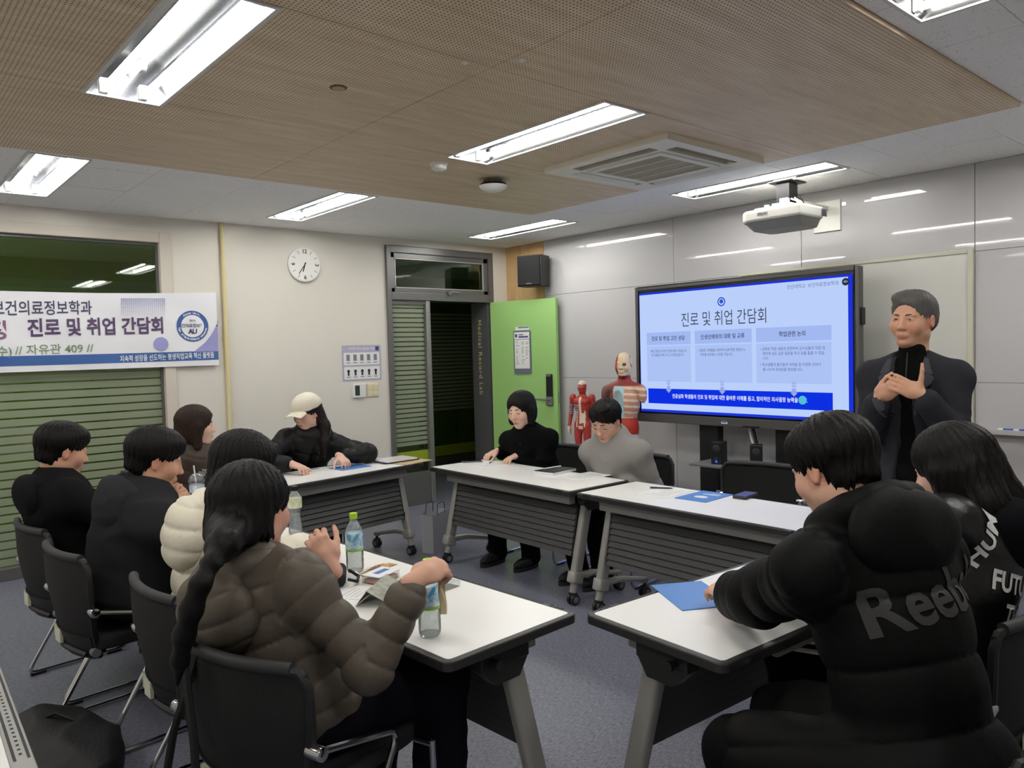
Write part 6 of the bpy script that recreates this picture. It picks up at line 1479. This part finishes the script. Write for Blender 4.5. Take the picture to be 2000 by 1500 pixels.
bk = p.chest-p.fw*.2
for tx, dx, dz, sz, rd in (('HUM', .165, .06, .080, 80), ('THE', -.01, .07, .070, -14), ('FUTURE', .0, -.02, .080, 8), ('THE', -.02, -.11, .085, 8)):
    wrap_text('slogan', tx, sz, bk+p.lf*dx+p.up*dz, -p.lf, p.up, JV, JF, mat('print_offwhite', (226, 226, 224), .6), t, b, .0025, .82, .003, rd)
trousers(t, b, p, (12, 12, 13), .012, .012)
def lh(s, T): s.chain([T(-.05, .03, -.02), T(-.075, .06, -.11), T(-.06, .085, -.19)], [.085, .062, .028], .03); s.chain([T(-.06, -.03, -.02), T(-.09, -.04, -.11), T(-.085, -.05, -.18)], [.08, .06, .03], .03)
finish(t, b, p, 'long', (16, 13, 12), open_=.3, seed=37, vox=.005, vol=.006, extra=lh)
# white stripes on the sport trousers of P11
for k in (0, 1):
    a_, c_ = V3(p.hipL+p.lf*.115+V3(0, 0, .03-.035*k)), V3(p.kL+p.lf*.085+V3(0, 0, .02-.03*k)); G().tube([Vector(a_-np.array(b)), Vector(c_-np.array(b))], .008, 6).obj('trouser_stripe', mat('stripe_white', (222, 220, 210), .7), t)

# wrapper held in the fist of P4
q = V3(at(864, 1118, D=2.16)); sn = thing('snack_stick', 'thin gold foil snack wrapper held in the fist above the bottle', 'snack wrapper', q)
P = [[(.011*(u-.5)*2+.004*math.sin(v*9), .004*math.sin(u*6+v*7), -.12+.15*v) for u in np.linspace(0, 1, 6)] for v in np.linspace(0, 1, 14)]
G().grid(P).grid([[(x, y+.004, z) for x, y, z in r][::-1] for r in P]).obj('foil', mat('foil_gold', (222, 204, 160), .4, .0), sn, True)

# black bag on the floor by the side desk, and the shoulder bag hung on P4's chair
q = V3(at(118, 1470, Z=.10)); bg = thing('floor_bag', 'crumpled black bag on the floor beside the side desk', 'bag', (q[0], q[1], 0))
s = SDF(); s.ell(V3(0, 0, .10), V3(.20, .26, .11), None, .05); s.ell(V3(-.03, .14, .12), V3(.12, .16, .10), None, .06); s.ell(V3(.03, -.16, .08), V3(.13, .16, .085), None, .06); s.half(V3(0, 0, .002), (0, 0, -1), .01)
V, F = s.mesh(.012); V = wrinkle(V, F, .014, 24, 41); V[:, 2] = np.maximum(V[:, 2], .001); mesh_obj('bag_body', V, F, mat('bag_black', (22, 22, 24), .6, bump=(80, .3)), bg, (0, 0, 0))
G().tube([(-.1, .1, .2), (0, .05, .235), (.08, -.05, .2)], .008, 6).obj('strap', M_pouch, bg, True); G().lathe([(.018, -.003), (.022, 0), (.018, .003)], 14, Matrix.Translation((.05, -.1, .178))).obj('ring', M_steel, bg)
c = CHAIRS[3].location; a = CHAIRS[3].rotation_euler.z; mt = Matrix.Translation(c) @ Matrix.Rotation(a, 4, 'Z')
sb = thing('shoulder_bag', 'black shoulder bag hanging by its strap from the chair back', 'bag'); sb.matrix_world = mt
G().box((-.40, -.02, .10), (-.31, .22, .34)).obj('bag_body', M_pouch, sb, True, bevel=.03, bseg=4)
G().tube([(-.355, .0, .33), (-.33, .04, .60), (-.305, .10, .80), (-.275, .11, .835), (-.245, .12, .80), (-.31, .15, .60), (-.345, .19, .33)], .011, 6).obj('strap', M_pouch, sb, True)

# ------------------------------------------------------------------ anatomical models on the low cabinet
M_mus = mat('muscle_red', (186, 62, 56), .45, attr=True)
def model_cols(V, O, R, sc, kind):
    r = np.array(lin((186, 64, 58))[:3]); w = np.array(lin((226, 212, 190))[:3]); bl = np.array(lin((168, 200, 206))[:3]); dr = np.array(lin((120, 44, 44))[:3])
    L = V; C = np.tile(r, (len(V), 1)); st = np.sin(L[:, 2]*150+np.abs(L[:, 1])*90+3*np.sin(L[:, 1]*40))
    C[st > .82] = w; C[sines(L, 70, 4) > .55] = dr
    return C
def muscle_figure():
    c = at(1137, 760, X=5.02); t = thing('muscle_model', 'small standing red muscle model of the human body', 'anatomical model', (c.x, c.y, CABZ), math.radians(197))
    H = c.z-CABZ+.085; k = H/1.75                          # figure height
    s = SDF(); Z = lambda x, y, z: V3(x, y, z)*k
    head_sdf(s, Z(0, 0, 1.62), np.eye(3), k*1.02, False, Z(-.01, 0, 1.42)); s.ell(Z(0, 0, 1.27), V3(.115, .175, .20)*k, None, .04*k); s.ell(Z(0, 0, 1.02), V3(.10, .14, .18)*k, None, .05*k); s.ell(Z(0, 0, .88), V3(.11, .165, .13)*k, None, .05*k)
    for q in (-1, 1):
        s.ell(Z(.075, q*.075, 1.33), V3(.05, .085, .065)*k, None, .02*k); s.ell(Z(0, q*.20, 1.40), V3(.07, .065, .085)*k, None, .03*k)
        s.cap(Z(0, q*.215, 1.38), Z(-.02, q*.26, 1.10), .05*k, .042*k, .02*k); s.cap(Z(-.02, q*.26, 1.10), Z(.03, q*.28, .84), .044*k, .028*k, .02*k); hand_sdf(s, Z(.03, q*.28, .84), (.1, 0, -1), (0, q, 0), q, sc=k, k=.003)
        s.cap(Z(0, q*.09, .88), Z(.02, q*.095, .48), .088*k, .058*k, .03*k); s.ell(Z(.035, q*.10, .70), V3(.06, .06, .17)*k, None, .03*k); s.cap(Z(.02, q*.095, .48), Z(0, q*.095, .08), .052*k, .034*k, .03*k); s.ell(Z(-.03, q*.095, .34), V3(.045, .048, .12)*k, None, .03*k); s.ell(Z(.07, q*.10, .035), V3(.12, .042, .035)*k, None, .03*k)
    V, F = s.mesh(.0055); L = V/k; C = np.tile(np.array(lin((188, 64, 58))[:3]), (len(V), 1)); W_ = np.array(lin((228, 214, 190))[:3]); Bl = np.array(lin((150, 186, 196))[:3])
    fr = L[:, 0] > .0
    wm = ((np.abs(L[:, 1]) < .022) & fr & (L[:, 2] > .92) & (L[:, 2] < 1.42)) | ((np.abs(np.abs(L[:, 1])-.085) < .012) & fr & (L[:, 2] > .85) & (L[:, 2] < 1.16)) | ((L[:, 2] > 1.66)) | ((np.abs(L[:, 2]-.46) < .05) & fr) | ((np.abs(L[:, 2]-.84) < .03) & (np.abs(L[:, 1]) < .05)) | (L[:, 2] < .12) | ((L[:, 2] < .86) & (np.abs(L[:, 1]) > .24)) | ((L[:, 1] > 0) & fr & (L[:, 2] > .93) & (L[:, 2] < 1.12) & (L[:, 1] < .08))
    C[wm] = W_; rb = (L[:, 1] < -.02) & fr & (L[:, 2] > 1.08) & (L[:, 2] < 1.30) & (np.sin(L[:, 2]*150) > .2); C[rb] = Bl
    C[(np.abs(L[:, 2]-1.63) < .012) & (np.abs(np.abs(L[:, 1])-.032) < .014) & fr] = Bl
    C[((np.sin(L[:, 2]*60+np.abs(L[:, 1])*110) > .93) & ~wm)] = np.array(lin((132, 40, 40))[:3])
    mesh_obj('muscle_body', V, F, M_mus, t, (0, 0, 0), C)
    G().lathe([(.16, 0), (.16, .014), (.15, .018)], 28).obj('base_disc', M_white, t, True); G().cyl((-.05, 0, .015), (-.02, 0, .45*k), .006, n=8).obj('support_rod', M_steel, t)
muscle_figure()
def torso_model():
    c = at(1218, 712, X=5.12); t = thing('torso_model', 'life-size open torso model with half skull beside the big screen', 'anatomical model', (c.x, c.y-.0, CABZ), math.radians(205))
    hz = c.z-CABZ; k = .92; T = lambda x, y, z: V3(x*k, y*k, hz+z*k)
    s = SDF(); head_sdf(s, T(0, 0, 0), np.eye(3), k, False, T(-.02, 0, -.20)); s.ell(T(0, 0, -.36), V3(.105, .15, .19)*k, None, .03); s.ell(T(0, 0, -.60), V3(.10, .135, .17)*k, None, .04); s.ell(T(0, 0, -.74), V3(.11, .15, .10)*k, None, .04)
    for q in (-1, 1): s.cap(T(0, q*.05, -.20), T(0, q*.16, -.24), .05*k, .05*k, .03); s.ell(T(.01, q*.185, -.29), V3(.05, .035, .075)*k, None, .02)
    s.ell(T(.09, -.05, -.38), V3(.05, .06, .15)*k, None, .01, True); s.half(V3(0, 0, hz-.80*k), (0, 0, -1))
    V, F = s.mesh(.006); L = (V-V3(0, 0, hz))/k
    C = np.tile(np.array(lin((226, 202, 168))[:3]), (len(V), 1)); fr = L[:, 0] > -.02; A = lambda c_: np.array(lin(c_)[:3])
    C[(L[:, 2] < -.10) & (L[:, 2] > -.22)] = A((150, 52, 46)); tor = L[:, 2] < -.20
    C[tor & (L[:, 1] > .0)] = A((206, 150, 126)); C[tor & (L[:, 1] > 0) & (np.sin(L[:, 2]*110+L[:, 1]*10) > .35)] = A((232, 214, 186)); C[tor & (np.abs(L[:, 1]+.03) < .05) & fr] = A((176, 206, 208))
    C[tor & (L[:, 1] < -.09)] = A((116, 70, 66)); C[(L[:, 2] < -.50) & (L[:, 2] > -.66) & (L[:, 1] > -.01)] = A((190, 56, 42)); C[L[:, 2] < -.66] = A((182, 204, 206))
    C[(L[:, 2] > -.09) & (L[:, 1] < -.035)] = A((176, 66, 56)); e_ = (((L[:, 0]+.02)/.045)**2+((L[:, 2]-.03)/.055)**2); C[(L[:, 1] > .03) & (np.abs(e_-1) < .18)] = A((120, 100, 80)); C[(np.abs(L[:, 1]-.03) < .016) & (np.abs(L[:, 2]-.0) < .012) & (L[:, 0] > .05)] = A((90, 50, 44))
    mesh_obj('torso_body', V, F, M_mus, t, (0, 0, 0), C)
    G().box((-.13, -.16, 0), (.13, .16, .03)).obj('base_board', M_white, t, bevel=.006); G().cyl((-.02, 0, .03), (-.02, 0, max(.05, hz-.78*k)), .03, n=14).obj('post', M_white, t, True)
torso_model()
bpy.data.scenes.remove(TSC)
